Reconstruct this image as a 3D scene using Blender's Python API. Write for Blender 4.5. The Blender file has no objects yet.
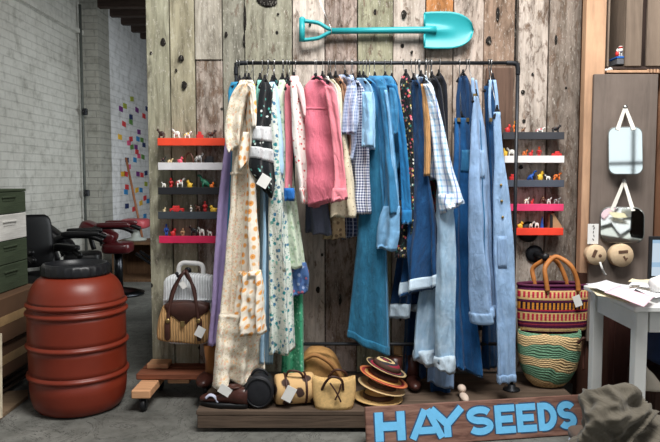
import bpy, math, random
from mathutils import Vector, Matrix, noise
R = math.radians
PI = math.pi
S = bpy.context.scene
COL = S.collection
# ------------------------------------------------------------------ camera
CAMH, CAMY, PITCH, F = 1.25, -3.68, R(4.0), 642.0
cam = bpy.data.cameras.new('camera'); camo = bpy.data.objects.new('camera', cam); COL.objects.link(camo)
camo.location = (0, CAMY, CAMH); camo.rotation_euler = (PI/2-PITCH, 0, 0)
cam.sensor_width = 36; cam.lens = F/660*36; cam.clip_end = 100
S.camera = camo
_cp, _sp = math.cos(PITCH), math.sin(PITCH)
def ray(px, py):
    a, b = (px-330)/F, -(py-221)/F
    return Vector((a, b*_sp+_cp, b*_cp-_sp))
def at(px, py, Y):
    """the point at depth Y seen at a pixel of the photograph"""
    d = ray(px, py); t = (Y-CAMY)/d.y
    return Vector((d.x*t, Y, CAMH+d.z*t))
def atX(px, py, X):
    d = ray(px, py); t = X/d.x
    return Vector((X, CAMY+d.y*t, CAMH+d.z*t))
def atZ(px, py, Z=0):
    d = ray(px, py); t = (Z-CAMH)/d.z
    return Vector((d.x*t, CAMY+d.y*t, Z))
def lin(c):
    c /= 255.0
    return c/12.92 if c <= .04045 else ((c+.055)/1.055)**2.4
def C(r, g, b, a=1.0): return (lin(r), lin(g), lin(b), a)

# ------------------------------------------------------------------ materials
class N:
    def __init__(s, name):
        s.m = bpy.data.materials.new(name); s.m.use_nodes = True
        s.t = s.m.node_tree; s.b = s.t.nodes['Principled BSDF']
    def n(s, typ, **kw):
        nd = s.t.nodes.new(typ)
        for k, v in kw.items(): setattr(nd, k, v)
        return nd
    def set(s, sock, v):
        if isinstance(v, bpy.types.NodeSocket): s.t.links.new(v, sock)
        elif v is not None: sock.default_value = v
    def coord(s, kind='Object', scale=(1, 1, 1), loc=(0, 0, 0), rot=(0, 0, 0)):
        c = s.n('ShaderNodeTexCoord'); mp = s.n('ShaderNodeMapping')
        s.t.links.new(c.outputs[kind], mp.inputs[0])
        mp.inputs['Scale'].default_value = scale; mp.inputs['Location'].default_value = loc; mp.inputs['Rotation'].default_value = rot
        return mp.outputs[0]
    def noise(s, vec, scale, detail=4, rough=.6, dist=0):
        nd = s.n('ShaderNodeTexNoise'); s.set(nd.inputs['Vector'], vec)
        nd.inputs['Scale'].default_value = scale; nd.inputs['Detail'].default_value = detail
        nd.inputs['Roughness'].default_value = rough; nd.inputs['Distortion'].default_value = dist
        return nd.outputs['Fac']
    def vor(s, vec, scale, rnd=1.0):
        nd = s.n('ShaderNodeTexVoronoi'); s.set(nd.inputs['Vector'], vec)
        nd.inputs['Scale'].default_value = scale; nd.inputs['Randomness'].default_value = rnd
        return nd.outputs['Distance'], nd.outputs['Color']
    def math(s, op, a, b=None, c=None):
        nd = s.n('ShaderNodeMath', operation=op)
        s.set(nd.inputs[0], a); s.set(nd.inputs[1], b)
        if c is not None: s.set(nd.inputs[2], c)
        return nd.outputs[0]
    def ramp(s, fac, stops, interp='LINEAR'):
        nd = s.n('ShaderNodeValToRGB'); s.set(nd.inputs[0], fac); cr = nd.color_ramp; cr.interpolation = interp
        while len(cr.elements) > len(stops): cr.elements.remove(cr.elements[-1])
        for i, (p, c) in enumerate(stops):
            e = cr.elements[i] if i < len(cr.elements) else cr.elements.new(p)
            e.position = p; e.color = c if len(c) == 4 else (*c, 1)
        return nd.outputs[0]
    def mask(s, fac, lo, hi):
        nd = s.n('ShaderNodeMapRange'); s.set(nd.inputs[0], fac)
        nd.inputs[1].default_value = lo; nd.inputs[2].default_value = hi
        nd.inputs[3].default_value = 0; nd.inputs[4].default_value = 1; nd.clamp = True
        return nd.outputs[0]
    def mix(s, fac, a, b, blend='MIX'):
        nd = s.n('ShaderNodeMix', data_type='RGBA', blend_type=blend)
        s.set(nd.inputs[0], fac); s.set(nd.inputs[6], a); s.set(nd.inputs[7], b)
        return nd.outputs[2]
    def bump(s, h, strength=.3, dist=.01):
        nd = s.n('ShaderNodeBump'); s.set(nd.inputs['Height'], h)
        nd.inputs['Strength'].default_value = strength; nd.inputs['Distance'].default_value = dist
        s.t.links.new(nd.outputs[0], s.b.inputs['Normal'])
    def done(s, color, rough=.8, metal=0, spec=.5, sheen=0, coat=0):
        s.set(s.b.inputs['Base Color'], color); s.set(s.b.inputs['Roughness'], rough)
        s.b.inputs['Metallic'].default_value = metal; s.b.inputs['Specular IOR Level'].default_value = spec
        if sheen: s.b.inputs['Sheen Weight'].default_value = sheen
        if coat: s.b.inputs['Coat Weight'].default_value = coat
        return s.m
def sc(c, k): return (c[0]*k, c[1]*k, c[2]*k, 1)
def simple(name, c, rough=.7, var=.25, scale=14, bump=.15, metal=0, stretch=(1, 1, 1), spec=.4, coat=0):
    k = N(name); v = k.coord(scale=stretch)
    f = k.noise(v, scale, 5)
    col = k.ramp(f, [(.25, sc(c, 1-var)), (.75, sc(c, 1+var))])
    if bump: k.bump(k.noise(v, scale*6, 3), bump, .004)
    return k.done(col, rough, metal, spec, coat=coat)
def vcol(name, rough=.6, bump=.1):
    """takes its plain colour from the piece's own paint colours"""
    k = N(name); a = k.n('ShaderNodeVertexColor', layer_name='Col')
    f = k.noise(k.coord(), 60, 3)
    col = k.mix(1, a.outputs[0], k.ramp(f, [(.2, (.8, .8, .8, 1)), (.8, (1.1, 1.1, 1.1, 1))]), 'MULTIPLY')
    k.bump(f, bump, .003)
    return k.done(col, rough)
_nid = [0]
def cloth(name, base, pat=None, c2=None, c3=None, scale=30, var=.14, rough=.9, size=.3, leaf=None, weave=True, wash=.0, washc=None):
    k = N(name); _nid[0] += 1
    off = (_nid[0]*.37, _nid[0]*.71, 0)
    uv = k.coord('UV', loc=off)
    col = base
    if pat == 'denim':
        st = k.coord('UV', scale=(5, 1.2, 1), loc=off)
        f = k.noise(st, 7, 6, .65)
        col = k.ramp(f, [(.25, sc(base, .74)), (.52, base), (.85, c2 or sc(base, 1.7))])
        fl = k.noise(uv, 9, 3)
        col = k.mix(k.math('MULTIPLY', k.mask(fl, .45, .75), wash or .25), col, washc or sc(base, 2.0))
    elif pat in ('floral', 'dots'):
        d, cc = k.vor(uv, scale, 1.0 if pat == 'floral' else .25)
        wob = k.noise(uv, scale*3.5, 2)
        dd = k.math('ADD', d, k.math('MULTIPLY', k.math('SUBTRACT', wob, .5), .45 if pat == 'floral' else .05))
        m = k.mask(dd, size+.06, size-.04)
        sep = k.n('ShaderNodeSeparateColor'); k.set(sep.inputs[0], cc)
        cols = c2 if isinstance(c2, list) else [c2]
        fc = k.ramp(sep.outputs[0], [(i/len(cols), c) for i, c in enumerate(cols)], 'CONSTANT')
        if c3: fc = k.mix(k.mask(d, .14, .08), fc, c3)
        if leaf:
            d2, cc2 = k.vor(k.coord('UV', loc=(off[0]+3.3, off[1]+1.7, 0)), scale*1.9)
            w2 = k.math('ADD', d2, k.math('MULTIPLY', k.math('SUBTRACT', k.noise(uv, scale*6, 2), .5), .7))
            col = k.mix(k.mask(w2, size*.8, size*.55), col, leaf)
        col = k.mix(m, col, fc)
    elif pat in ('gingham', 'plaid', 'stripe'):
        sp = k.n('ShaderNodeSeparateXYZ'); k.set(sp.inputs[0], uv)
        def band(o, s_, w):
            return k.math('LESS_THAN', k.math('FRACT', k.math('MULTIPLY', o, s_)), w)
        bx = band(sp.outputs[0], scale, size); by = band(sp.outputs[1], scale, size)
        if pat == 'stripe': col = k.mix(bx, base, c2)
        else:
            f = k.math('MULTIPLY', k.math('ADD', bx, by), .5)
            col = k.mix(f, base, c2)
            if c3: col = k.mix(k.math('MULTIPLY', band(sp.outputs[0], scale*.5, .12), .8), col, c3)
    f = k.noise(uv, 11, 4)
    col = k.mix(1, col, k.ramp(f, [(.2, (1-var, 1-var, 1-var, 1)), (.8, (1+var, 1+var, 1+var, 1))]), 'MULTIPLY')
    wr = k.noise(k.coord('UV', scale=(3, 1, 1), loc=off), 16, 4, .6, .6)
    if weave:
        wr = k.math('ADD', wr, k.math('MULTIPLY', k.noise(uv, 260, 2), .12))
    k.bump(wr, .65, .014)
    return k.done(col, rough, spec=.2, sheen=.12)

# ------------------------------------------------------------------ mesh builder
OFF = {}
class MB:
    def __init__(s): s.v = []; s.f = []; s.c = []; s.mi = []; s.sm = []; s.uv = None; s.col = (.5, .5, .5, 1); s.m = 0; s.smooth = True
    def add(s, vs, fs):
        o = len(s.v); s.v += [Vector(v) for v in vs]
        for f in fs:
            s.f.append([i+o for i in f]); s.c.append(s.col); s.mi.append(s.m); s.sm.append(s.smooth)
        return s
    def box(s, c, size, rot=None, taper=None, bev=0):
        x, y, z = size[0]/2, size[1]/2, size[2]/2
        M = rot.to_matrix() if hasattr(rot, 'to_matrix') else (Matrix.Identity(3) if rot is None else rot)
        sm = s.smooth; s.smooth = False
        b = min(bev, x*.45, y*.45, z*.45)
        if b <= 0:
            vs = [Vector((i*x, j*y, k*z)) for k in (-1, 1) for j in (-1, 1) for i in (-1, 1)]
            fs = [(0, 2, 3, 1), (4, 5, 7, 6), (0, 1, 5, 4), (2, 6, 7, 3), (0, 4, 6, 2), (1, 3, 7, 5)]
        else:
            vs = []; idx = {}
            for k in (-1, 1):
                for j in (-1, 1):
                    for i in (-1, 1):
                        for ax in range(3):
                            p = [i*(x-b), j*(y-b), k*(z-b)]; p[ax] = (i*x, j*y, k*z)[ax]
                            idx[(i, j, k, ax)] = len(vs); vs.append(Vector(p))
            fs = []
            for ax in range(3):
                u, w = [(1, 2), (2, 0), (0, 1)][ax]
                for sg in (-1, 1):
                    q = []
                    for (a, b_) in ((-1, -1), (1, -1), (1, 1), (-1, 1)):
                        kk = [0, 0, 0]; kk[ax] = sg; kk[u] = a; kk[w] = b_
                        q.append(idx[(kk[0], kk[1], kk[2], ax)])
                    fs.append(q if sg > 0 else q[::-1])
            for ax in range(3):
                u, w = [(1, 2), (2, 0), (0, 1)][ax]
                for a in (-1, 1):
                    for b_ in (-1, 1):
                        q = []
                        for e, axx in ((-1, u), (1, u), (1, w), (-1, w)):
                            kk = [0, 0, 0]; kk[ax] = e; kk[u] = a; kk[w] = b_
                            q.append(idx[(kk[0], kk[1], kk[2], axx)])
                        fs.append(q if a*b_ < 0 else q[::-1])
            for k in (-1, 1):
                for j in (-1, 1):
                    for i in (-1, 1):
                        q = [idx[(i, j, k, 0)], idx[(i, j, k, 1)], idx[(i, j, k, 2)]]
                        fs.append(q if i*j*k > 0 else q[::-1])
        c = Vector(c); s.add([c+M @ v for v in vs], fs); s.smooth = sm
        return s
    def rings(s, rings, cap0=True, cap1=True, closed=True):
        n = len(rings[0]); vs = [p for r in rings for p in r]; fs = []
        for i in range(len(rings)-1):
            for j in range(n if closed else n-1):
                a = i*n+j; b = i*n+(j+1) % n
                fs.append((a, b, b+n, a+n))
        if cap0: fs.append(tuple(range(n))[::-1])
        if cap1: fs.append(tuple(range((len(rings)-1)*n, len(rings)*n)))
        return s.add(vs, fs)
    def tube(s, pts, rad, n=10, cap=True, flat=None):
        pts = [Vector(p) for p in pts]; k = len(pts)
        if not hasattr(rad, '__len__'): rad = [rad]*k
        rs = []; up = None
        for i, p in enumerate(pts):
            d = (pts[min(i+1, k-1)]-pts[max(i-1, 0)])
            if d.length < 1e-9: d = Vector((0, 0, 1))
            d.normalize()
            if up is None:
                up = Vector((0, 0, 1)) if abs(d.z) < .9 else Vector((0, 1, 0))
            a = d.cross(up)
            if a.length < 1e-6: a = d.orthogonal()
            a.normalize(); up = a.cross(d).normalized()
            fl = flat or 1
            rs.append([p+a*math.cos(2*PI*j/n)*rad[i]+up*math.sin(2*PI*j/n)*rad[i]*fl for j in range(n)])
        return s.rings(rs, cap, cap)
    def lathe(s, prof, c=(0, 0, 0), n=32, M=None, sx=1, sy=1, cap=True):
        c = Vector(c); rs = []
        for r, z in prof:
            rs.append([c+((M or Matrix.Identity(3)) @ Vector((r*sx*math.cos(2*PI*j/n), r*sy*math.sin(2*PI*j/n), z))) for j in range(n)])
        return s.rings(rs, cap, cap)
    def ell(s, c, r, n=12, m=8, M=None):
        prof = [(max(math.sin(PI*i/m), .001), -math.cos(PI*i/m)) for i in range(m+1)]
        c = Vector(c); Q = (M or Matrix.Identity(3)) @ Matrix.Diagonal(Vector(r))
        return s.rings([[c+Q @ Vector((a*math.cos(2*PI*j/n), a*math.sin(2*PI*j/n), z)) for j in range(n)] for a, z in prof])
    def prism(s, poly, org, ux, uy, th):
        """flat outline (2-D points) given depth th along ux x uy"""
        n = ux.cross(uy).normalized(); k = len(poly)
        a = [org+ux*p[0]+uy*p[1] for p in poly]; b = [p+n*th for p in a]
        sm = s.smooth; s.smooth = False
        s.add(a+b, [tuple(range(k))[::-1], tuple(range(k, 2*k))]+[(i, (i+1) % k, (i+1) % k+k, i+k) for i in range(k)])
        s.smooth = sm
        return s
    def build(s, name, mats, parent=None, base=None):
        if not isinstance(mats, (list, tuple)): mats = [mats]
        if parent is not None: off = OFF[parent.name]
        elif base is not None: off = Vector(base)
        else:
            lo = [min(v[i] for v in s.v) for i in range(3)]; hi = [max(v[i] for v in s.v) for i in range(3)]
            off = Vector(((lo[0]+hi[0])/2, (lo[1]+hi[1])/2, lo[2]))
        me = bpy.data.meshes.new(name)
        me.from_pydata([v-off for v in s.v], [], s.f)
        for m in mats: me.materials.append(m)
        me.polygons.foreach_set('material_index', s.mi)
        me.polygons.foreach_set('use_smooth', s.sm)
        ca = me.color_attributes.new('Col', 'FLOAT_COLOR', 'CORNER')
        buf = []
        for p, c in zip(me.polygons, s.c): buf += list(c)*p.loop_total
        ca.data.foreach_set('color', buf)
        if s.uv:
            ul = me.uv_layers.new(name='UVMap'); li = [0]*len(me.loops); me.loops.foreach_get('vertex_index', li)
            b2 = []
            for i in li: b2 += list(s.uv[i])
            ul.data.foreach_set('uv', b2)
        me.update()
        o = bpy.data.objects.new(name, me); COL.objects.link(o)
        if parent is not None: o.parent = parent
        else: o.location = off
        OFF[o.name] = off
        return o
def tag(o, label, cat=None, group=None):
    o['label'] = label
    if cat: o['category'] = cat
    if group: o['group'] = group
    return o
def struct(o): o['kind'] = 'structure'; return o
def thing(name, loc, label, cat, group=None):
    o = bpy.data.objects.new(name, None); COL.objects.link(o); o.location = loc; o.empty_display_size = .05
    OFF[o.name] = Vector(loc)
    return tag(o, label, cat, group)
def arc(c, r, a0, a1, n, u, v):
    return [Vector(c)+Vector(u)*r*math.cos(R(a0+(a1-a0)*i/n))+Vector(v)*r*math.sin(R(a0+(a1-a0)*i/n)) for i in range(n+1)]
def spline(pts, n=8):
    P = [Vector(p) for p in pts]; out = []
    for i in range(len(P)-1):
        a, b, c, d = P[max(i-1, 0)], P[i], P[i+1], P[min(i+2, len(P)-1)]
        for k in range(n):
            t = k/n
            out.append(.5*((2*b)+(c-a)*t+(2*a-5*b+4*c-d)*t*t+(3*b-a-3*c+d)*t**3))
    out.append(P[-1]); return out
X3, Y3, Z3 = Vector((1, 0, 0)), Vector((0, 1, 0)), Vector((0, 0, 1))
def rot(ax, d): return Matrix.Rotation(R(d), 3, ax)

# shared materials
M_black = simple('black_plastic', C(22, 23, 26), .45, .2, 20, .05)
M_iron = simple('blackened_steel_pipe', C(46, 48, 52), .45, .25, 30, .1, metal=.6)
M_steel = simple('bright_steel', C(190, 190, 188), .3, .1, 40, 0, metal=.9)
M_paint = vcol('painted_toy_plastic', .5)
M_leather = simple('dark_brown_leather', C(62, 34, 26), .5, .3, 30, .2)
M_tan = simple('tan_leather', C(186, 118, 60), .55, .2, 30, .2)
M_tag = simple('white_card', C(225, 224, 220), .8, .04, 20, 0)
M_white = simple('white_painted_wood', C(216, 217, 214), .5, .06, 8, .08)
M_straw = simple('woven_straw', C(203, 168, 112), .8, .22, 70, .5)
def wood(name, c, grain=(30, 30, 1.5), dark=.45, rough=.75):
    k = N(name); v = k.coord(scale=grain); f = k.noise(v, 1.6, 6, .65, .8); g = k.noise(k.coord(), 3, 4)
    col = k.ramp(f, [(.28, sc(c, dark)), (.5, c), (.8, sc(c, 1.3))])
    col = k.mix(1, col, k.ramp(g, [(.2, (.75, .75, .75, 1)), (.8, (1.15, 1.15, 1.15, 1))]), 'MULTIPLY')
    k.bump(f, .4, .006)
    return k.done(col, rough, spec=.25)
# ================================================================== SETTING
def plank_material():
    k = N('weathered_painted_planks')
    a = k.n('ShaderNodeVertexColor', layer_name='Col')
    peel = a.outputs['Alpha']
    v = k.coord(scale=(16, 16, 1.3)); grain = k.noise(v, 2.2, 7, .68, .6)
    col = k.mix(1, a.outputs[0], k.ramp(grain, [(.28, (.55, .53, .5, 1)), (.5, (.97, .97, .97, 1)), (.75, (1.22, 1.2, 1.18, 1))]), 'MULTIPLY')
    # bare brown wood where the paint has come off
    pn = k.noise(k.coord(scale=(2.6, 2.6, 1)), 9, 9, .72, .5)
    pm = k.math('SUBTRACT', pn, k.math('SUBTRACT', .78, k.math('MULTIPLY', peel, .42)))
    wv = k.ramp(k.noise(v, 4, 5, .7), [(.3, C(84, 66, 56)), (.7, C(138, 118, 102))])
    col = k.mix(k.mask(pm, -.02, .09), col, wv)
    # stains, then knots and nail holes
    st = k.noise(k.coord(scale=(3, 3, .8)), 3.5, 5, .6)
    col = k.mix(1, col, k.ramp(st, [(.25, (.6, .58, .54, 1)), (.6, (1.08, 1.08, 1.08, 1))]), 'MULTIPLY')
    bl = k.noise(k.coord(scale=(5, 5, 1.1)), 2.6, 9, .74, .8)
    col = k.mix(1, col, k.ramp(bl, [(.32, (.36, .34, .33, 1)), (.47, (.9, .9, .9, 1)), (.72, (1.22, 1.22, 1.22, 1))]), 'MULTIPLY')
    fl = k.noise(k.coord(scale=(3, 3, 1.2)), 34, 6, .75)
    col = k.mix(k.math('MULTIPLY', k.mask(fl, .56, .66), .55), col, C(206, 200, 190))
    d, cc = k.vor(k.coord(scale=(1, 1, .55)), 3.4)
    kd = k.math('ADD', d, k.math('MULTIPLY', k.noise(k.coord(), 30, 3), .05))
    col = k.mix(k.mask(kd, .105, .07), col, C(34, 26, 22))
    d2, c2 = k.vor(k.coord(loc=(3.1, 0, 1.7), scale=(1, 1, .8)), 6.5)
    col = k.mix(k.mask(d2, .085, .06), col, C(20, 17, 16))
    h = k.math('ADD', grain, k.math('MULTIPLY', k.mask(pm, 0, .05), -.5))
    k.bump(h, .6, .008)
    return k.done(col, .85, spec=.2)
M_plank = plank_material()
GREEN, GTAN = (156, 154, 134), (158, 152, 130)
planks = [
    (149, 172, -40, 372, GREEN, .3), (172, 197, -40, 372, GTAN, .35),
    (197, 224, -40, 60, (166, 160, 148), .35), (197, 224, 60, 372, (164, 152, 142), .7),
    (224, 246, -40, 372, (134, 132, 120), .5), (246, 293, -40, 372, (150, 148, 132), .5),
    (293, 325, -40, 372, (200, 188, 178), .5), (325, 357, -40, 372, (160, 144, 136), .68),
    (357, 392, -40, 372, (146, 144, 122), .5), (392, 424, -40, 372, (182, 170, 160), .5),
    (424, 451, -40, 14, (178, 122, 76), .3), (424, 451, 14, 372, (158, 144, 132), .56),
    (451, 481, -40, 372, (174, 160, 150), .56), (481, 512, -40, 66, (140, 118, 102), .55),
    (481, 515, 66, 372, (122, 104, 92), .3), (515, 545, -40, 372, (188, 176, 166), .6),
    (545, 577, -40, 372, (142, 130, 120), .6)]
rnd = random.Random(4)
w = MB()
for x0, x1, y0, y1, c, peel in planks:
    dy = rnd.uniform(-.008, .006)
    a0, a1 = at(x0+.5, y1, 0), at(x1-.5, y1, 0)
    ztop, zbot = at(x0, y0, 0).z, at(x0, y1, 0).z
    xl, xr = (x0+.4-330)*.00573, (x1-.4-330)*.00573
    w.col = (lin(c[0]), lin(c[1]), lin(c[2]), peel)
    jit = [rnd.uniform(-.0025, .0025) for _ in range(4)]
    g = .0006
    w.box(((xl+xr)/2, .025+dy, (ztop+zbot)/2), (xr-xl-g, .05, ztop-zbot-.002), rot('Y', rnd.uniform(-.05, .05)), bev=.0025)
# knots, nail holes and splits in the boards
for x, y, rx, ry in [(163, 42, 2.6, 4), (151, 53, 1.3, 1.6), (181, 58, 2.6, 3), (184, 85, 2.6, 4), (176, 70, 1, 1.4), (268, 0, 10, 6.5), (245, 18, 1.3, 12), (244, 40, 1, 6), (278, 14, 1.1, 1.2), (226, 34, 1.4, 2.4),
                     (404, 14, 2.6, 4), (412, 52, 1.2, 1.6), (489, 40, 2.6, 4), (498, 14, 1.6, 7), (470, 24, 1.2, 2), (523, 92, 2, 2.2), (524, 121, 1.6, 1.8), (533, 74, 1.2, 1.6), (556, 40, 1.4, 5), (566, 88, 1.2, 1.4), (521, 167, 2.2, 2.2), (553, 212, 1.4, 3),
                     (318, 290, 2, 3.4), (322, 255, 1.2, 1.6), (340, 300, 1.5, 6), (166, 320, 1.6, 2.6), (310, 24, 1.2, 1.4), (375, 12, 1.4, 3)]:
    c = at(x, y, -.0085); w.col = (.016, .013, .011, 0)
    w.rings([[Vector((c.x+rx*e*.0057*math.cos(2*PI*j/14)*(1+.15*math.sin(j*5+x)), yy, c.z+ry*e*.0057*math.sin(2*PI*j/14))) for j in range(14)] for e, yy in ((1, .01), (1, -.0085), (.8, -.0092))])
w.col = (.03, .025, .02, 0); w.box((.18, .075, 1.3), (2.36, .04, 2.35))
struct(w.build('wall_back', M_plank, base=(0, 0, 0)))

# inserted brown board to the right of the rack, behind the overalls
k = MB(); p = at(485, 130, -.01); q = at(513, 68, -.01)
k.box(((p.x+q.x)/2, -.012, (p.z+q.z)/2-.3), (q.x-p.x, .022, q.z-p.z+.6), bev=.003)
tag(k.build('wooden_board', wood('brown_board', C(98, 76, 64))), 'dark brown board nailed upright on the plank wall behind the rightmost overalls', 'board')

# floor
k = N('stained_concrete')
f = k.noise(k.coord(), 2.2, 9, .65); f2 = k.noise(k.coord(), 14, 6, .7)
col = k.ramp(f, [(.3, C(82, 82, 78)), (.5, C(110, 110, 105)), (.72, C(140, 139, 133))])
col = k.mix(1, col, k.ramp(f2, [(.25, (.7, .7, .68, 1)), (.6, (1.05, 1.05, 1.05, 1))]), 'MULTIPLY')
d, cc = k.vor(k.coord(), 5)
crk = k.noise(k.coord(), 3, 6, .75, 2.0)
col = k.mix(k.mask(k.math('ABSOLUTE', k.math('SUBTRACT', crk, .5)), .012, .0), col, C(52, 50, 48))
k.bump(f2, .25, .01); M_floor = k.done(col, .7, spec=.3)
w = MB(); w.box((0, 3.5, -.05), (9, 15, .1)); struct(w.build('floor', M_floor))

# white painted brick
def brick(name, horizontal, c1, c2, mort):
    k = N(name); o = k.coord(); sp = k.n('ShaderNodeSeparateXYZ'); k.set(sp.inputs[0], o)
    cb = k.n('ShaderNodeCombineXYZ'); k.set(cb.inputs[0], sp.outputs[horizontal]); k.set(cb.inputs[1], sp.outputs[2])
    b = k.n('ShaderNodeTexBrick'); k.set(b.inputs['Vector'], cb.outputs[0])
    b.inputs['Color1'].default_value = c1; b.inputs['Color2'].default_value = c2; b.inputs['Mortar'].default_value = mort
    b.inputs['Scale'].default_value = 1; b.inputs['Brick Width'].default_value = .23; b.inputs['Row Height'].default_value = .082
    b.inputs['Mortar Size'].default_value = .007; b.inputs['Mortar Smooth'].default_value = .6; b.inputs['Bias'].default_value = 0
    f = k.noise(o, 7, 6, .7); g = k.noise(o, 1.0, 4)
    col = k.mix(1, b.outputs[0], k.ramp(f, [(.28, (.6, .6, .58, 1)), (.5, (.97, .97, .97, 1)), (.8, (1.1, 1.1, 1.1, 1))]), 'MULTIPLY')
    col = k.mix(1, col, k.ramp(g, [(.3, (.85, .84, .82, 1)), (.7, (1.06, 1.06, 1.06, 1))]), 'MULTIPLY')
    k.bump(k.math('ADD', k.math('MULTIPLY', b.outputs['Fac'], -1.0), k.math('MULTIPLY', f, .35)), .55, .012)
    return k.done(col, .65, spec=.3)
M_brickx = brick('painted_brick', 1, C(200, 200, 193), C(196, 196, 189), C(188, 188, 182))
M_brickf = brick('lit_painted_brick', 1, C(232, 234, 236), C(226, 228, 230), C(216, 218, 220))  # far wall copy brightened, its light put into the colour
M_bricky = brick('shaded_brick_pier', 0, C(164, 164, 156), C(158, 158, 150), C(148, 148, 142))  # pier copy of the same brick, darkened in colour as shade
XW = -3.05
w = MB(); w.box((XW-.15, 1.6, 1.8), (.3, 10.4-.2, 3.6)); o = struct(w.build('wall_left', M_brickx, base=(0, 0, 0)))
# pier where the wall steps in, then the far stretch of wall
XF = -2.83
yq = atX(103, 176, XF).y
k = MB(); k.box(((XW+XF)/2+.0, 5.0, 1.75), (XF-XW+.01, .5, 3.5)); 
ypier = -3.68+F*3.05/246
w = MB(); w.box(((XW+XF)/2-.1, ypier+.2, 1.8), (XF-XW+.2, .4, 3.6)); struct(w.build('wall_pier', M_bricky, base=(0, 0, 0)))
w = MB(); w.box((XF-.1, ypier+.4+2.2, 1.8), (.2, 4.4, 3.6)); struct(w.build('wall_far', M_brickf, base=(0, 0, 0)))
w = MB(); w.box((0, ypier+4.9, 1.8), (8, .2, 3.6)); struct(w.build('wall_end', simple('dim_plaster', C(120, 116, 108), .9, .2, 3), base=(0, 0, 0)))
# ledge course high on the left wall
w = MB(); w.box((XW+.02, 1.6, atX(60, 22, XW).z), (.06, 5.4, .05)); struct(w.build('trim_1', M_brickx, base=(0, 0, 0)))
# ceiling with joists over the back room
M_joist = wood('dark_joist_wood', C(60, 48, 42), (3, 30, 30))
zc = atX(108, 14, XF).z
w = MB(); w.box((-.4, 4.9, zc+.34), (6.2, 9.2, .06))
struct(w.build('ceiling', M_joist, base=(0, 0, 0)))
for i in range(13):
    w = MB(); w.box((-.4, 3.9+i*.44, zc+.14), (6.0, .1, .3), bev=.006)
    tag(struct(w.build('ceiling_joist', M_joist)), 'dark wooden joist under the ceiling of the back room', None, 'ceiling joists')
# dark room closing the view beyond the right-hand post
M_darkwall = wood('dark_boards', C(58, 44, 38))
w = MB(); w.box((2.35, .62, 1.3), (2.3, .06, 2.6)); struct(w.build('wall_right', M_darkwall, base=(0, 0, 0)))

# conduit pipe and switch box in the corner of the left wall
t = thing('conduit_pipe', (XW+.05, ypier-.1, 0), 'thin dark conduit pipe running up the corner of the white brick wall', 'pipe')
k = MB(); k.tube([(XW+.05, ypier-.1, .0), (XW+.05, ypier-.1, 3.3)], .017); k.build('pipe', simple('grey_conduit', C(84, 88, 84), .6), t)
for y in (112, 193):
    z = at(88, y, ypier-.1).z
    k = MB(); k.box((XW+.09, ypier-.13, z), (.05, .06, .08), bev=.008); b = k.build('junction_box', M_iron, t)
    k = MB(); k.lathe([(.02, 0), (.02, .03), (.012, .05)], (XW+.09, ypier-.16, z), 10, rot('X', 90)); k.build('switch_knob', M_black, b)

# paper squares on the far wall
cols = {'purple': (112, 48, 120), 'lime': (150, 160, 62), 'red': (206, 62, 66), 'navy': (38, 52, 96), 'green': (92, 136, 70), 'blue': (52, 132, 190), 'yellow': (226, 178, 58), 'pink': (216, 92, 130)}
pts = [(121, 109, 'purple'), (125, 106, 'lime'), (132, 99, 'lime'), (137, 110, 'purple'), (144, 116, 'red'), (131, 117, 'navy'), (131, 122, 'green'), (124, 124, 'red'),
       (139, 132, 'purple'), (131, 139, 'red'), (129, 143, 'pink'), (138, 139, 'blue'), (142, 140, 'green'), (144, 145, 'navy'), (132, 147, 'green'), (136, 147, 'purple'), (120, 137, 'yellow'),
       (147, 109, 'navy'), (137, 152, 'red'), (139, 156, 'pink'), (127, 160, 'navy'), (135, 160, 'blue'), (143, 157, 'green'), (123, 174, 'yellow'), (126, 174, 'red'), (138, 174, 'purple'),
       (142, 175, 'red'), (146, 173, 'navy'), (127, 187, 'red'), (126, 192, 'blue'), (137, 190, 'yellow'), (141, 190, 'blue'), (145, 198, 'red'), (148, 201, 'blue'), (127, 206, 'navy'),
       (134, 209, 'red'), (145, 216, 'blue'), (141, 203, 'yellow'), (129, 167, 'pink'), (146, 184, 'lime')]
ords = ['topmost', 'second from the top', 'third from the top', 'fourth from the top', 'fifth from the top', 'sixth from the top', 'seventh from the top', 'eighth from the top', 'ninth from the top']
cnt = {}
mats_sq = {c: simple('paper_'+c, C(*v), .8, .06, 20, 0) for c, v in cols.items()}
for x, y, c in sorted(pts, key=lambda p: p[1]):
    i = cnt.get(c, 0); cnt[c] = i+1
    p = atX(x, y, XF+.004)
    k = MB(); k.box((XF+.004, p.y, p.z), (.006, .15, .068), rot('X', rnd.uniform(-6, 6)))
    tag(k.build('paper_square', mats_sq[c]), f'{ords[i]} of the {c} paper squares on the far white brick wall', 'paper square', 'coloured paper squares on the far wall')

# ================================================================== BACK ROOM THINGS
# broom leaning on the far wall
p0 = atX(145, 243, XF+.42); p1 = atX(126, 158, XF+.05)
p0 = at(147, 262, 4.75); p1 = at(126, 158, 4.95)
t = thing('broom', (p0.x, p0.y, 0), 'long wooden broom handle leaning against the far wall of coloured squares', 'broom')
k = MB(); k.tube([(p0.x, p0.y, .14), p1], .016); k.build('handle', simple('broom_handle_wood', C(142, 92, 62), .6), t)
k = MB(); k.box((p0.x, p0.y, .1), (.32, .07, .07), bev=.02); k.box((p0.x, p0.y, .035), (.3, .05, .07)); k.build('brush_head', M_leather, t)

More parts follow.
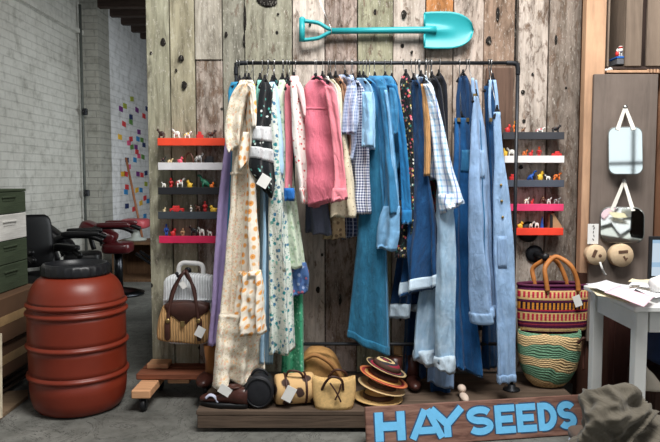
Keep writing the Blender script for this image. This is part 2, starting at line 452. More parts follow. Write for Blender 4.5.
# stack of hive boxes, then cartons beneath
M_dgreen = wood('dark_green_painted_wood', C(66, 76, 58), (2, 2, 30), .7)
M_hwhite = wood('white_painted_box_wood', C(214, 212, 206), (2, 2, 30), .8)
M_card = simple('brown_cardboard', C(92, 66, 46), .85, .15, 6, .05)
hy0, hy1 = -.32, .22
zs = [at(26.5, y, hy1).z for y in (191, 212, 237, 259, 284)]
xf = at(26.5, 230, hy1).x
for i, (m, lab) in enumerate([(M_dgreen, 'dark green wooden hive box, topmost of the stack by the left edge'), (M_hwhite, 'white wooden hive box in the stack of green boxes by the brick wall'),
                             (M_dgreen, 'dark green wooden hive box directly under the white box'), (M_dgreen, 'dark green wooden hive box lowest in the stack, resting on a carton')]):
    z1, z0 = zs[i]-.002, zs[i+1]+.002
    t = thing('hive_box', (xf-.21, (hy0+hy1)/2, z0), lab, 'crate', 'stacked hive boxes')
    k = MB()
    wl = .02
    k.box((xf-wl/2, (hy0+hy1)/2, (z0+z1)/2), (wl, hy1-hy0, z1-z0), bev=.003); k.box((xf-.42+wl/2, (hy0+hy1)/2, (z0+z1)/2), (wl, hy1-hy0, z1-z0), bev=.003)
    k.box((xf-.21, hy0+wl/2, (z0+z1)/2), (.38, wl, z1-z0), bev=.003); k.box((xf-.21, hy1-wl/2, (z0+z1)/2), (.38, wl, z1-z0), bev=.003)
    k.box((xf-.21, (hy0+hy1)/2, z0+.01), (.38, hy1-hy0-.04, .02)); k.build('box_body', m, t)
    if i == 0:
        k = MB(); k.box((xf-.21, (hy0+hy1)/2, z1+.009), (.425, hy1-hy0+.01, .016), bev=.004); k.build('lid', M_dgreen, t)
    k = MB(); zz = (z0+z1)/2+.02
    k.box((xf+.004, (hy0+hy1)/2+.06, zz+.014), (.012, .15, .012), bev=.004); k.box((xf+.001, (hy0+hy1)/2+.06, zz), (.004, .13, .02), bev=.001); k.build('hand_grip', m, t)
zz = [zs[4], at(28, 325, hy1).z, at(28, 357, hy1).z, 0.002]
for i, (z1, z0, x1, lab) in enumerate([(zz[0], zz[1], xf+.07, 'brown cardboard carton carrying the hive boxes'), (zz[1], zz[2], xf+.05, 'brown cardboard carton below another, behind the barrel')]):
    t = thing('cardboard_box', (x1-.25, 0, z0), lab, 'carton', 'cartons under the hive boxes')
    k = MB(); k.box((x1-.25, -.03, (z0+z1)/2), (.5, .56, z1-z0-.004), bev=.006); k.build('carton', M_card, t)
    k = MB(); k.box((x1+.0005, -.03, (z0+z1)/2), (.002, .56, .05)); k.build('tape', simple('packing_tape', C(160, 130, 92), .4), t)
t = thing('wooden_crate', (xf-.2, 0, .0), 'dark wooden crate at the bottom of the carton stack', 'crate')
k = MB()
for i in range(3): k.box((xf-.22, -.03, .02+i*(zz[2]-.03)/3+.02), (.46, .5, (zz[2]-.03)/3-.015), bev=.004)
k.build('slats', wood('dim_crate_wood', C(78, 64, 52)), t)
# cardboard sheet on the floor and pale plank leaning at the left edge
k = MB(); a = [atZ(-25, 398), atZ(28, 393), atZ(28, 399), atZ(-10, 428)]
zq = .02
k.add([Vector((p.x, p.y, z)) for z in (.003, zq) for p in a], [(3, 2, 1, 0), (4, 5, 6, 7), (0, 1, 5, 4), (1, 2, 6, 5), (2, 3, 7, 6), (3, 0, 4, 7)]); k.sm = [False]*6
tag(k.build('plywood_sheet', wood('plain_plywood', C(126, 106, 84), (3, 30, 30), .75)), 'flat brown plywood sheet lying on the concrete by the left edge', 'plywood sheet')
p = at(0, 400, -.52); q = at(2, 338, -.45)
k = MB(); k.tube([(p.x-.02, p.y, .03), (q.x-.07, q.y+.08, q.z)], .03, 4)
for i in range(len(k.sm)): k.sm[i] = False
tag(k.build('wooden_plank', wood('pale_plank', C(176, 164, 142))), 'pale wooden plank leaning at the left edge before the cartons', 'plank')

M_vinyl = simple('black_vinyl', C(12, 12, 14), .45, .2, 20, .08, spec=.35)
M_red = simple('oxblood_vinyl', C(74, 18, 23), .3, .15, 12, .08, spec=.55)
M_chrome = simple('chrome', C(60, 62, 66), .3, .05, 20, 0, metal=1)
def pad(k, c, size, M=None, bev=.06):
    """rounded cushion"""
    c = Vector(c); Q = M or Matrix.Identity(3); n, m = 20, 10; rs = []
    for i in range(m+1):
        ph = -PI/2+PI*i/m
        r = []
        for j in range(n):
            th = 2*PI*j/n
            f = lambda v, e: math.copysign(abs(v)**e, v)
            r.append(c+Q @ Vector((size[0]/2*f(math.cos(ph), .35)*f(math.cos(th), .4), size[1]/2*f(math.cos(ph), .35)*f(math.sin(th), .4), size[2]/2*f(math.sin(ph), .45))))
        rs.append(r)
    return k.rings(rs)
def salon_chair(px, py_base, Y, zseat, yaw, label, lean, mat, back_h=.55, footrest=True, base_r=.26, boff=.28, w=.5):
    b = at(px, py_base, Y); x, y = b.x, Y
    t = thing('salon_chair', (x, y, 0), label, 'chair')
    Q = rot('Z', yaw)
    def W(a, b_, c): return Vector((x, y, 0))+Q @ Vector((a, b_, c))
    k = MB(); pad(k, W(0, 0, zseat), (w, w, .12), Q); k.build('seat', mat, t)
    k = MB(); pad(k, W(-boff-.5*back_h*math.sin(R(lean)), 0, zseat+.08+.5*back_h*math.cos(R(lean))), (.13, w*.94, back_h), Q @ rot('Y', -lean)); k.build('backrest', mat, t)
    for sgn in (-1, 1):
        k = MB(); k.tube(spline([W(-.2, sgn*w*.56, zseat), W(-.22, sgn*w*.58, zseat+.2), W(.05, sgn*w*.58, zseat+.23), W(.2, sgn*w*.58, zseat+.18)], 5), .025); 
        a = k.build('armrest', M_vinyl, t)
        k = MB(); pad(k, W(0, sgn*w*.58, zseat+.25), (.34, .07, .05), Q); k.build('arm_pad', mat, a)
    k = MB(); k.tube([W(0, 0, .04), W(0, 0, zseat-.05)], .045, 14); k.build('column', M_chrome, t)
    k = MB(); k.lathe([(base_r, 0), (base_r, .02), (base_r*.7, .045), (.07, .07)], (x, y, .001), 28); k.build('base', M_chrome, t)
    if footrest:
        k = MB()
        for sgn in (-1, 1): k.tube([W(.2, sgn*.1, zseat-.05), W(.55, sgn*.12, .2)], .016)
        k.tube([W(.55, -.16, .2), W(.55, .16, .2)], .02); k.build('footrest', M_chrome, t)
    return t
salon_chair(46, 300, 1.75, .38, -35, 'tall black vinyl salon chair beside the green hive boxes, seen from behind', 4, M_vinyl, .46, False, boff=.16, w=.36)
salon_chair(84, 290, 2.5, .46, 15, 'low black vinyl salon chair between the tall one and the red barber chair', 50, M_vinyl, .36, False, boff=.1, w=.34)
salon_chair(119, 290, 3.05, .5, 5, 'oxblood red reclined barber chair with chrome footrest behind the barrel', 64, M_red, .38, True, boff=.02, w=.3)
# crate and padded stool beyond
p = at(140, 277, 4.0)
t = thing('wooden_box', (p.x, 4.1, 0), 'open brown wooden box on the floor under the pink topped stool', 'box')
zt = at(140, 241, 4.0).z; k = MB(); m_box = wood('box_wood', C(104, 78, 56))
for dx in (-.27, .27): k.box((p.x+dx, 4.1, zt/2), (.03, .5, zt), bev=.004)
k.box((p.x, 4.1, zt-.015), (.51, .5, .03)); k.box((p.x, 4.1, .016), (.51, .5, .03)); k.box((p.x, 4.33, zt/2), (.51, .03, zt-.06))
k.build('box_body', m_box, t)
p = at(133, 236, 4.0); 
t = thing('footstool', (p.x, 4.1, zt), 'small pink padded stool standing on a brown wooden box', 'stool')
k = MB(); zz_ = at(133, 225, 4.0).z; pad(k, (p.x, 4.1, zz_+.01), (.32, .3, .12)); k.build('cushion', simple('dusty_pink_vinyl', C(168, 74, 80), .4, .1, 20, .05), t)
k = MB(); k.lathe([(.13, zt+.001), (.13, zt+.02), (.05, zt+.04), (.05, zz_-.05), (.1, zz_-.04)], (p.x, 4.1, 0), 20); k.build('pedestal', simple('pale_metal', C(150, 156, 150), .5, .1, 10), t)

# ================================================================== BARREL
bc = at(77, 300, -.25); bx = bc.x
t = thing('plastic_barrel', (bx, -.25, 0), 'large rust red ribbed plastic barrel with black screw lid', 'barrel')
def ridge(z, r0): return [(r0, z-.02), (r0-.004, z-.017), (r0+.002, z-.012), (r0+.012, z-.006), (r0+.0135, z), (r0+.012, z+.006), (r0+.002, z+.012), (r0-.004, z+.017), (r0, z+.02)]
k = MB(); prof = [(.0, .012), (.2, .004), (.222, .012), (.24, .035), (.252, .075), (.257, .12)]+ridge(.2, .259)+[(.258, .24), (.2585, .29), (.259, .32)]+ridge(.36, .26)+[(.26, .4), (.26, .45), (.26, .5)]+ridge(.532, .259)+ridge(.576, .256)+[(.253, .605), (.247, .635), (.236, .662), (.22, .688), (.2, .708), (.18, .72), (.17, .725)]
prof = [(r, z) for r, z in prof]
k.lathe([(r*.965, z) for r, z in prof], (bx, -.25, 0), 56); k.build('barrel_body', simple('rust_red_plastic', C(114, 40, 23), .4, .1, 5, .05, spec=.45), t)
k = MB(); rs_ = []; nn_ = 168
for q, (r, z, rib) in enumerate([(.166, .722, 0), (.174, .726, 0), (.175, .735, 1), (.175, .768, 1), (.172, .776, 0), (.166, .785, 0), (.156, .787, 0), (.150, .78, 0), (.148, .755, 0), (.1, .754, 0), (.001, .755, 0)]):
    rs_.append([Vector((bx+(r+.004*rib*(math.sin(2*PI*j/nn_*28) > .2))*math.cos(2*PI*j/nn_), -.25+(r+.004*rib*(math.sin(2*PI*j/nn_*28) > .2))*math.sin(2*PI*j/nn_), z)) for j in range(nn_)])
k.rings(rs_); k.build('screw_lid', simple('black_lid_plastic', C(24, 25, 28), .4, .15, 20, .05), t)

# ================================================================== DOLLY UNDER THE PLANK WALL
M_pine = wood('pine_board', C(206, 156, 116), (2, 30, 30), .7)
M_dpine = wood('reddish_board', C(128, 76, 54), (2, 30, 30), .6)
t = thing('wooden_dolly', (-.95, -.1, 0), 'low wooden dolly on black casters under the left end of the plank wall', 'dolly')
p = at(136, 378, -.2); q = at(221, 378, -.2)
k = MB(); k.box(((p.x+q.x)/2, -.15, .1425), (q.x-p.x, .1, .034), bev=.004); k.build('deck_board', M_dpine, t)
k = MB(); k.box(((p.x+q.x)/2, -.02, .1425), (q.x-p.x, .1, .034), bev=.004); k.build('deck_board', M_dpine, t)
c = at(141, 391, -.36)
k = MB(); k.box((c.x, -.16, .101), (.1, .42, .045), bev=.005); k.build('cross_beam', M_pine, t)
k = MB(); k.box((c.x+.15, -.1, .107), (.12, .12, .03), bev=.004); k.build('cross_beam', M_pine, t)
k = MB(); k.box((c.x+.02, -.06, .175), (.12, .1, .03), bev=.004); k.build('end_block', M_pine, t)
def caster(parent, x, y, ztop, r=.03):
    k = MB(); k.box((x, y, ztop-.004), (.05, .05, .006)); k.box((x-.016, y, ztop-.03), (.004, .035, .055)); k.box((x+.016, y, ztop-.03), (.004, .035, .055)); f = k.build('caster', M_iron, parent)
    k = MB(); k.lathe([(r*.3, -.013), (r*.9, -.013), (r, -.008), (r, .008), (r*.9, .013), (r*.3, .013)], (x, y, r), 20, rot('Y', 90)); k.build('wheel', M_black, f)
caster(t, c.x+.005, -.33, .0785, .036)
caster(t, c.x+.005, .0, .0785, .036)
caster(t, q.x-.1, -.1, .1255, .036)

# ================================================================== PLATFORM
PZ = .11
yf = -.63
pl = at(196, 412, yf).x; pr = at(590, 404, yf).x
M_plat = wood('worn_platform_boards', C(92, 77, 65), (2, 30, 30), .55)
t = thing('low_platform', ((pl+pr)/2, yf+.28, 0), 'low worn wooden platform on casters carrying the clothes rack', 'platform')
for i in range(4):
    k = MB(); k.box(((pl+pr)/2, yf+.075+i*.15, PZ-.011), (pr-pl, .146, .022), bev=.003); k.build('deck_board', M_plat, t)
k = MB(); k.box(((pl+pr)/2, yf+.019, PZ-.055), (pr-pl-.01, .03, .064), bev=.003); k.build('front_rail', M_plat, t)
k = MB(); k.box(((pl+pr)/2, yf+.585, PZ-.055), (pr-pl-.01, .03, .064), bev=.003); k.build('rear_rail', M_plat, t)
for x in (pl+.06, pr-.06):
    pass
for x in (pl+.1, 0, pr-.1):
    for y in (yf+.08, yf+.48):
        k = MB(); k.lathe([(.012, -.012), (.024, -.012), (.026, 0), (.024, .012), (.012, .012)], (x, y, .0265), 16, rot('Y', 90)); k.box((x, y, .058), (.034, .03, .06)); k.build('caster', M_iron, t)
# ================================================================== CLOTHES RACK
YR = -.32
zr = at(377, 63, YR).z; xl = at(236, 63, YR).x; xr = at(518, 63, YR).x
t = thing('clothes_rack', ((xl+xr)/2, YR, PZ), 'blackened steel pipe clothes rack standing on the wooden platform', 'clothes rack')
k = MB(); k.tube([(xl, YR, zr), (xr, YR, zr)], .0095, 14); k.build('rail', M_iron, t)
zcb = at(330, 344, YR).z
k = MB(); k.tube([(xl, YR, zcb), (xr, YR, zcb)], .0095, 12); k.build('crossbar', M_iron, t)
for x in (xl, xr):
    k = MB(); k.tube([(x, YR, PZ+.004), (x, YR, zr)], .0095, 14); k.build('post', M_iron, t)
    s = 1 if x < 0 else -1
    k = MB(); k.tube(spline([(x, YR, zr-.06), (x, YR, zr-.03), (x+s*.008, YR, zr-.006), (x+s*.03, YR, zr), (x+s*.06, YR, zr)], 4), .0118, 14); k.build('elbow', M_iron, t)
    k = MB(); k.tube([(x, YR, zcb-.025), (x, YR, zcb+.025)], .0125, 14); k.tube([(x, YR, zcb), (x+s*.03, YR, zcb)], .0135, 12); k.build('tee', M_iron, t)
    k = MB(); k.lathe([(.045, 0), (.045, .007), (.022, .012), (.02, .03)], (x, YR, PZ+.0005), 20); k.build('flange', M_iron, t)

# ================================================================== GARMENTS
def pchip(xs, ys, x):
    n = len(xs)
    if x <= xs[0]: return ys[0]
    if x >= xs[-1]: return ys[-1]
    d = [(ys[i+1]-ys[i])/(xs[i+1]-xs[i]) for i in range(n-1)]
    def m(i):
        if i == 0: return d[0]
        if i == n-1: return d[-1]
        return 0 if d[i-1]*d[i] <= 0 else 2*d[i-1]*d[i]/(d[i-1]+d[i])
    for i in range(n-1):
        if x <= xs[i+1]:
            h = xs[i+1]-xs[i]; s = (x-xs[i])/h
            return ys[i]*(1+2*s)*(1-s)**2+m(i)*h*s*(1-s)**2+ys[i+1]*s*s*(3-2*s)+m(i+1)*h*s*s*(s-1)
class Drape:
    """hanging cloth: rows (py, xl, xr) give its outline; yl, yr the depths of its two edges"""
    def __init__(s, rows, yl, yr, thick=.03, amp=.012, freq=1.6, seed=0, dl=0, dr=0, ns=30, step=3.0, hem=3.0, sag=0):
        s.rows = rows; s.yl, s.yr = yl, yr; s.thick, s.amp, s.freq = thick, amp, freq
        r = random.Random(seed); s.ph = [r.uniform(0, 6.28) for _ in range(6)]; s.dr8 = [r.uniform(-.35, .35) for _ in range(3)]
        s.dl, s.dr, s.ns, s.step, s.hem, s.sag = dl, dr, ns, step, hem, sag
        s.ys = [q[0] for q in rows]; s.xl = [q[1] for q in rows]; s.xr = [q[2] for q in rows]
    def pt(s, u, py, side=1, off=0.0):
        """u from -1 (left edge) to 1 (right edge)"""
        v = (py-s.ys[0])/(s.ys[-1]-s.ys[0])
        a, b = pchip(s.ys, s.xl, py), pchip(s.ys, s.xr, py)
        w2 = max(v, 0)**3
        k = (u+1)/2
        pyy = py+(s.dl*(1-k)+s.dr*k)*w2+s.hem*min(1, abs(b-a)/50)*w2*w2*math.sin(u*s.freq*5+s.ph[3])*.5+s.sag*w2*(1-u*u)
        PL, PR = at(a, pyy, s.yl), at(b, pyy, s.yr)
        d = PR-PL; d.z = 0
        nrm = Vector((d.y, -d.x, 0)).normalized()
        width = abs(b-a)/190
        th = min(s.thick, width*.55)
        # keep the fold depth in proportion to the strip seen
        A = min(s.amp*1.35, width*.24)*(.2+.8*max(v, 0)**.7)
        L = d.length
        q = u*L/2
        fr = s.freq/.075
        g = math.sin(q*fr*2.2+s.ph[0]+v*2.2*s.dr8[0]*3)
        g = math.copysign(abs(g)**.8, g)
        fold = A*(g+.55*math.sin(q*fr*4.6+s.ph[1]+v*3*s.dr8[1]*3)+.4*math.sin(q*fr*1.05+s.ph[2]+v*s.dr8[2]*6))
        fold += .35*min(s.amp, width*.16)*math.sin(v*9+u*2.5+s.ph[4])*math.sin(v*17-u*4+s.ph[5])
        prof = max(0, 1-abs(u)**3)**.6
        y = PL.lerp(PR, k)
        return y+nrm*(side*(th*.5*prof+off)+fold*(1 if side > 0 else .85)*(1-.5*abs(u)**3))
    def mesh(s, k=None):
        k = k or MB(); k.uv = k.uv or []
        n = max(2, int((s.ys[-1]-s.ys[0])/s.step)); rs = []; uvs = []
        for i in range(n+1):
            py = s.ys[0]+(s.ys[-1]-s.ys[0])*i/n
            a = [(-1+2*j/s.ns) for j in range(s.ns+1)]
            r = [s.pt(u, py, 1) for u in a]+[s.pt(u, py, -1) for u in a[::-1][1:-1]]
            w = (s.pt(1, py, 0)-s.pt(-1, py, 0)).length/2
            acc = 0; uu = [0]
            for j in range(1, len(r)):
                acc += Vector((r[j].x-r[j-1].x, r[j].y-r[j-1].y, 0)).length; uu.append(acc)
            uvs += [(q, p.z) for q, p in zip(uu, r)]
            rs.append(r)
        o = len(k.v)
        # turn the hem under a little so that it reads as cloth with an inside
        last = rs[-1]; cen = sum(last, Vector())/len(last)
        lip = [p.lerp(Vector((cen.x, cen.y, p.z)), .12)+Vector((0, 0, .02)) for p in last]
        rs.append(lip); uvs += uvs[-len(last):]
        k.rings(rs, True, True)
        k.uv += uvs
        return k
gi = [0]
HANG = []
def garment(name, label, cat, rows, yl, yr, mat, hang=True, kind='body', **kw):
    gi[0] += 1
    kw.setdefault('seed', gi[0]*7)
    d = Drape(rows, yl, yr, **kw)
    b = d.pt(0, rows[-1][0], 0)
    t = thing(name, b, label, cat, 'garments on the rack')
    d.mesh().build(kind, mat, t)
    t2 = d; t2.root = t; t2.mat = mat
    if hang: HANG.append((d, label))
    return d
def piece(d, name, rows, mat, yl=None, yr=None, parent=None, **kw):
    kw.setdefault('ns', 24); kw.setdefault('thick', .03); kw.setdefault('amp', .006); gi[0] += 1; kw.setdefault('seed', gi[0]*5)
    q = Drape(rows, d.yl if yl is None else yl, d.yr if yr is None else yr, **kw)
    o = q.mesh().build(name, mat, parent or d.root); q.obj = o; q.root = d.root
    return q
def band(d, name, y0, y1, mat, off=.006, u0=-1, u1=1, nu=26, nv=5, label=None):
    """a strip of cloth (cuff, placket, pocket, hem) lying on the cloth of a garment, front and back"""
    k = MB(); k.uv = []; rs = []; full = u0 <= -1 and u1 >= 1
    for i in range(nv+1):
        py = y0+(y1-y0)*i/nv; a = [u0+(u1-u0)*j/nu for j in range(nu+1)]
        e = off*(1 if 0 < i < nv else .55)
        if full: r = [d.pt(u, py, 1, e) for u in a]+[d.pt(u, py, -1, e) for u in a[::-1]]
        else: r = [d.pt(u, py, 1, e) for u in a]+[d.pt(u, py, 1, -.001) for u in a[::-1]]
        rs.append(r); k.uv += [((j*.01), p.z) for j, p in enumerate(r)]
    k.rings(rs, True, True)
    o = k.build(name, mat, d.root)
    if label: o['label'] = label
    return o
def buttons(d, pts, mat, r=.006):
    for u, py in pts:
        p = d.pt(u, py, 1, .004); q = d.pt(u+.1, py, 1, .004)
        k = MB(); dd = (q-p); dd.z = 0; n = Vector((dd.y, -dd.x, 0)).normalized()
        M = Matrix((dd.normalized(), Vector((0, 0, 1)), -n)).transposed()
        k.lathe([(r, 0), (r, -.002), (r*.7, -.004)], p, 12, M); k.build('button', mat, d.root)
M_btn = simple('brass_button', C(150, 128, 84), .35, .1, 30, 0, metal=.8)
M_wbtn = simple('pearl_button', C(226, 222, 214), .3, .05, 30, 0)

# ---- cloths
DK = (20, 50, 88)
m_lilac = cloth('lilac_satin', C(178, 158, 206), var=.1, rough=.55)
m_teal = cloth('teal_blue_satin', C(42, 132, 172), var=.12, rough=.5)
m_creamfl = cloth('cream_cotton_small_orange_flowers', C(228, 218, 200), 'floral', [C(228, 190, 150), C(222, 186, 164), C(216, 192, 162), C(206, 194, 168)], None, 56, size=.36, leaf=C(178, 170, 138))
m_creamor = cloth('cream_cotton_orange_flowers', C(240, 230, 214), 'dots', [C(238, 168, 92), C(234, 178, 112)], C(210, 120, 52), 23, size=.3)
m_mint = cloth('mint_cotton', C(142, 214, 200), var=.08)
m_starblk = cloth('black_cotton_pale_specks', C(20, 24, 28), 'floral', [C(140, 200, 190), C(210, 220, 216), C(70, 160, 150)], None, 36, size=.2)
m_grayband = cloth('pale_grey_cotton', C(196, 198, 200), 'floral', [C(160, 164, 168), C(220, 220, 222)], None, 40, size=.25)
m_ltblue = cloth('pale_blue_cotton', C(172, 206, 232), var=.08)
m_paleblue = cloth('pale_blue_dress_cotton', C(160, 194, 218), 'stripe', C(140, 178, 208), None, 60, size=.4, var=.1)
m_dkgreen = cloth('deep_green_cotton', C(20, 84, 82))
m_tealfl = cloth('white_cotton_teal_flowers', C(208, 214, 206), 'floral', [C(40, 130, 140), C(60, 116, 150), C(100, 160, 150), C(80, 110, 130)], None, 40, size=.36, leaf=C(120, 160, 140))
m_emerald = cloth('emerald_print', C(70, 164, 124), 'floral', [C(124, 200, 164), C(44, 128, 96), C(150, 210, 180)], None, 52, size=.3)
m_palegreen = cloth('pale_green_print', C(206, 218, 196), 'floral', [C(150, 180, 150), C(176, 196, 160)], None, 44, size=.32)
m_bluefl = cloth('blue_cotton_pink_flowers', C(76, 108, 160), 'floral', [C(200, 110, 130), C(160, 180, 214), C(60, 80, 130)], None, 40, size=.34)
m_redfl = cloth('white_cotton_red_flowers', C(236, 228, 222), 'floral', [C(200, 52, 58), C(214, 100, 104), C(190, 60, 66)], None, 44, size=.24)
m_redcl = cloth('white_cotton_red_bouquet', C(236, 226, 220), 'floral', [C(200, 48, 54), C(220, 90, 86), C(214, 60, 60)], None, 44, size=.38)
m_pinkpale = cloth('pale_pink_cotton', C(240, 204, 204), var=.06)
m_rose = cloth('rose_pink_cotton', C(214, 114, 132), var=.1)
m_rose2 = cloth('salmon_cotton', C(226, 134, 146), var=.06)
m_bluecuff = cloth('bright_blue_cotton', C(38, 104, 178))
m_greywht = cloth('off_white_grey_cotton', C(206, 204, 196), 'stripe', C(180, 180, 176), None, 55, size=.3)
m_beige = cloth('cream_cotton_tiny_dots', C(216, 204, 178), 'dots', C(160, 140, 110), None, 46, size=.14)
m_brplaid = cloth('brown_plaid', C(150, 112, 92), 'plaid', C(96, 66, 54), C(220, 180, 150), 34, size=.4)
m_tanprint = cloth('tan_print', C(178, 152, 118), 'floral', [C(120, 96, 74), C(206, 186, 150)], None, 40, size=.34)
m_lavcheck = cloth('grey_blue_check', C(176, 190, 216), 'plaid', C(118, 136, 176), C(230, 232, 240), 62, size=.4)
m_gingham = cloth('navy_gingham', C(226, 230, 240), 'gingham', C(34, 50, 110), None, 72, size=.5)
m_navplaid = cloth('navy_plaid', C(40, 50, 82), 'plaid', C(130, 140, 170), C(200, 200, 214), 50, size=.3)
m_greyknit = cloth('slate_grey_cotton', C(84, 88, 104))
m_dkolive = cloth('dark_grey_green_cotton', C(72, 88, 92))
m_chamb_l = cloth('light_chambray', C(146, 190, 222), 'denim', C(176, 212, 236), wash=.2)
m_chamb = cloth('blue_chambray', C(66, 136, 182), 'denim', C(104, 166, 206), wash=.25)
m_denim_mid = cloth('mid_blue_denim', C(50, 114, 156), 'denim', C(84, 148, 188), wash=.25)
m_denim_brt = cloth('bright_blue_denim', C(32, 108, 160), 'denim', C(58, 138, 190), wash=.2)
m_denim_mid2 = cloth('washed_navy_denim', C(28, 84, 136), 'denim', C(52, 118, 172), wash=.25)
m_cuffblue = cloth('frayed_pale_blue_denim', C(112, 160, 198), 'denim', C(150, 190, 220), wash=.3)
m_denim_teal = cloth('teal_wash_denim', C(36, 100, 132), 'denim', C(58, 126, 156), wash=.2)
m_denim_navy = cloth('navy_denim', C(20, 62, 104), 'denim', C(36, 90, 138), wash=.2)
m_denim_dark = cloth('dark_denim', C(20, 52, 88), 'denim', C(34, 74, 116), wash=.15)
m_denim_pale = cloth('pale_acid_wash_denim', C(150, 180, 204), 'denim', C(184, 206, 222), wash=.4, washc=C(206, 220, 230))
m_denim_lt = cloth('light_blue_denim', C(132, 160, 194), 'denim', C(160, 184, 212), wash=.3)
m_denim_ltr = cloth('light_blue_worn_denim', C(138, 168, 202), 'denim', C(168, 192, 220), wash=.35)
m_denim_in = cloth('pale_denim_inside', C(186, 204, 218), 'denim', C(206, 220, 230))
m_blkfl = cloth('black_cotton_bright_flowers', C(22, 24, 30), 'floral', [C(226, 120, 140), C(220, 196, 120), C(220, 220, 210), C(60, 130, 120), C(206, 80, 80)], None, 56, size=.32, leaf=C(50, 100, 90))
m_tanstrip = cloth('tan_corduroy', C(196, 150, 100), 'stripe', C(170, 124, 78), None, 90, size=.4)
m_bluplaid = cloth('white_blue_plaid', C(228, 236, 246), 'plaid', C(140, 190, 226), C(110, 120, 180), 34, size=.3)
m_black = cloth('black_cotton', C(24, 27, 36))
m_hemshade = cloth('shaded_floral_print', C(176, 152, 122), 'floral', [C(140, 112, 84), C(206, 186, 152)], None, 44, size=.34)  # browned print, the cream hem's shade put into its colour
m_redgrn = cloth('red_green_print', C(150, 44, 60), 'floral', [C(40, 110, 80), C(60, 60, 110)], None, 40, size=.4)

# ---- left cluster.  Depths run from the plank wall (0) to the shopper (-0.6)
G = garment
g = G('dress', 'long lilac satin dress, leftmost garment on the rack', 'dress', [(86, 233, 242), (100, 231, 243), (140, 226, 240), (200, 219, 238), (280, 213, 236), (346, 208, 228)], -.36, -.26, m_lilac, thick=.05, amp=.02)
g = G('dress', 'long teal blue satin dress right behind the lilac one', 'dress', [(82, 232, 246), (92, 229, 246), (140, 233, 246), (200, 230, 246), (290, 226, 244), (338, 224, 240)], -.38, -.28, m_teal, thick=.04, amp=.015)
# cream maxi dress
d = G('dress', 'cream maxi dress with tiny orange flowers, flutter sleeve and deep gathered hem', 'dress', [(80, 241, 250), (88, 238, 254), (110, 236, 254), (150, 235, 256), (215, 229, 260), (300, 221, 262), (318, 219, 262)], -.5, -.34, m_creamfl, thick=.06, amp=.02)
piece(d, 'sleeve', [(82, 240, 252), (94, 232, 249), (112, 227, 245), (130, 225, 243), (140, 226, 241), (148, 229, 239)], m_creamfl, -.54, -.5, thick=.03, amp=.03, freq=2.2, dl=5, dr=-4)
piece(d, 'hem_ruffle', [(314, 220, 262), (324, 217, 263), (350, 214, 263), (386, 211, 264)], m_creamfl, -.54, -.42, thick=.1, amp=.026, freq=1.6, hem=4, dr=-9, ns=44)
band(d, 'gathered_seam', 314, 320, m_creamfl, .012)
piece(d, 'flounce', [(132, 243, 249), (148, 240, 249), (160, 238, 248), (168, 239, 247)], m_creamor, -.55, -.54, thick=.012, amp=.012, dl=4, dr=-5)
band(d, 'waist_seam', 172, 175, m_creamfl, .008)
# orange flower dress
d = G('dress', 'cream dress with large orange flowers and gathered lower tier', 'dress', [(80, 246, 252), (86, 245, 255), (110, 246, 254), (150, 246, 256), (200, 244, 257), (276, 241, 260)], -.46, -.56, m_creamor, thick=.05, amp=.014)
piece(d, 'sleeve', [(84, 246, 255), (95, 250, 256), (115, 251, 257), (128, 252, 257)], m_creamor, -.57, -.58, thick=.03)
piece(d, 'skirt_tier', [(272, 241, 260), (282, 240, 262), (310, 238, 263), (334, 238, 264)], m_creamor, -.47, -.58, thick=.08, amp=.022, freq=2.6, hem=3)
band(d, 'gathered_seam', 271, 276, m_creamor, .012)
G('dress', 'added brown floral dress standing for shade on the cream hem', 'dress', [(90, 250, 258), (150, 248, 258), (300, 242, 260), (376, 240, 262)], -.36, -.2, m_hemshade, amp=.02)  # extra garment standing in for the shaded part of the cream hem
G('blouse', 'mint green blouse left of the black spotted dress', 'blouse', [(80, 258, 262), (95, 256, 265), (120, 254, 262), (140, 253, 258)], -.5, -.4, m_mint)
# black banded dress
d = G('dress', 'black speckled dress with two broad pale grey bands', 'dress', [(82, 262, 268), (90, 260, 272), (110, 257, 271), (128, 254, 270), (150, 251, 272), (170, 249, 274), (182, 252, 275), (194, 259, 273)], -.58, -.5, m_starblk, thick=.06, amp=.012, dl=-12, dr=4)
band(d, 'pale_band', 127, 142, m_grayband, .006, label='pale grey cloth band'); band(d, 'pale_band', 149, 162, m_grayband, .006, label='pale grey cloth band')
p = at(264, 181, -.6)
k = MB(); k.box(p, (.052, .003, .06), rot('Y', 32)); k.build('price_tag', M_tag, d.root)
G('blouse', 'pale blue blouse with pointed tail beside the black banded dress', 'blouse', [(82, 270, 275), (92, 268, 278), (120, 269, 281), (150, 271, 284), (178, 274, 282)], -.48, -.42, m_ltblue, dl=-6, amp=.01)
G('blouse', 'deep teal blouse glimpsed between pale blue and pale green sleeves', 'blouse', [(80, 271, 277), (90, 270, 282), (120, 272, 284), (200, 274, 290)], -.36, -.28, m_dkgreen)
G('dress', 'long pale blue striped dress beside the large orange flower dress', 'dress', [(90, 262, 272), (140, 260, 278), (200, 262, 276), (280, 261, 276), (364, 258, 272)], -.46, -.36, m_paleblue, thick=.05, amp=.018)
d = G('dress', 'white dress covered in small teal and blue flowers', 'dress', [(84, 268, 276), (95, 267, 280), (150, 270, 284), (220, 269, 290), (280, 269, 294), (354, 269, 297)], -.48, -.42, m_tealfl, thick=.08, amp=.026, freq=1.8, dr=-5)
band(d, 'placket', 200, 270, m_tealfl, .006, -.32, -.1, 6, 20)
G('dress', 'emerald green print dress whose hem hangs beside the white floral dress', 'dress', [(82, 280, 286), (92, 279, 288), (150, 279, 288), (220, 281, 294), (300, 283, 303), (378, 281, 304)], -.34, -.3, m_emerald, thick=.06, amp=.022)
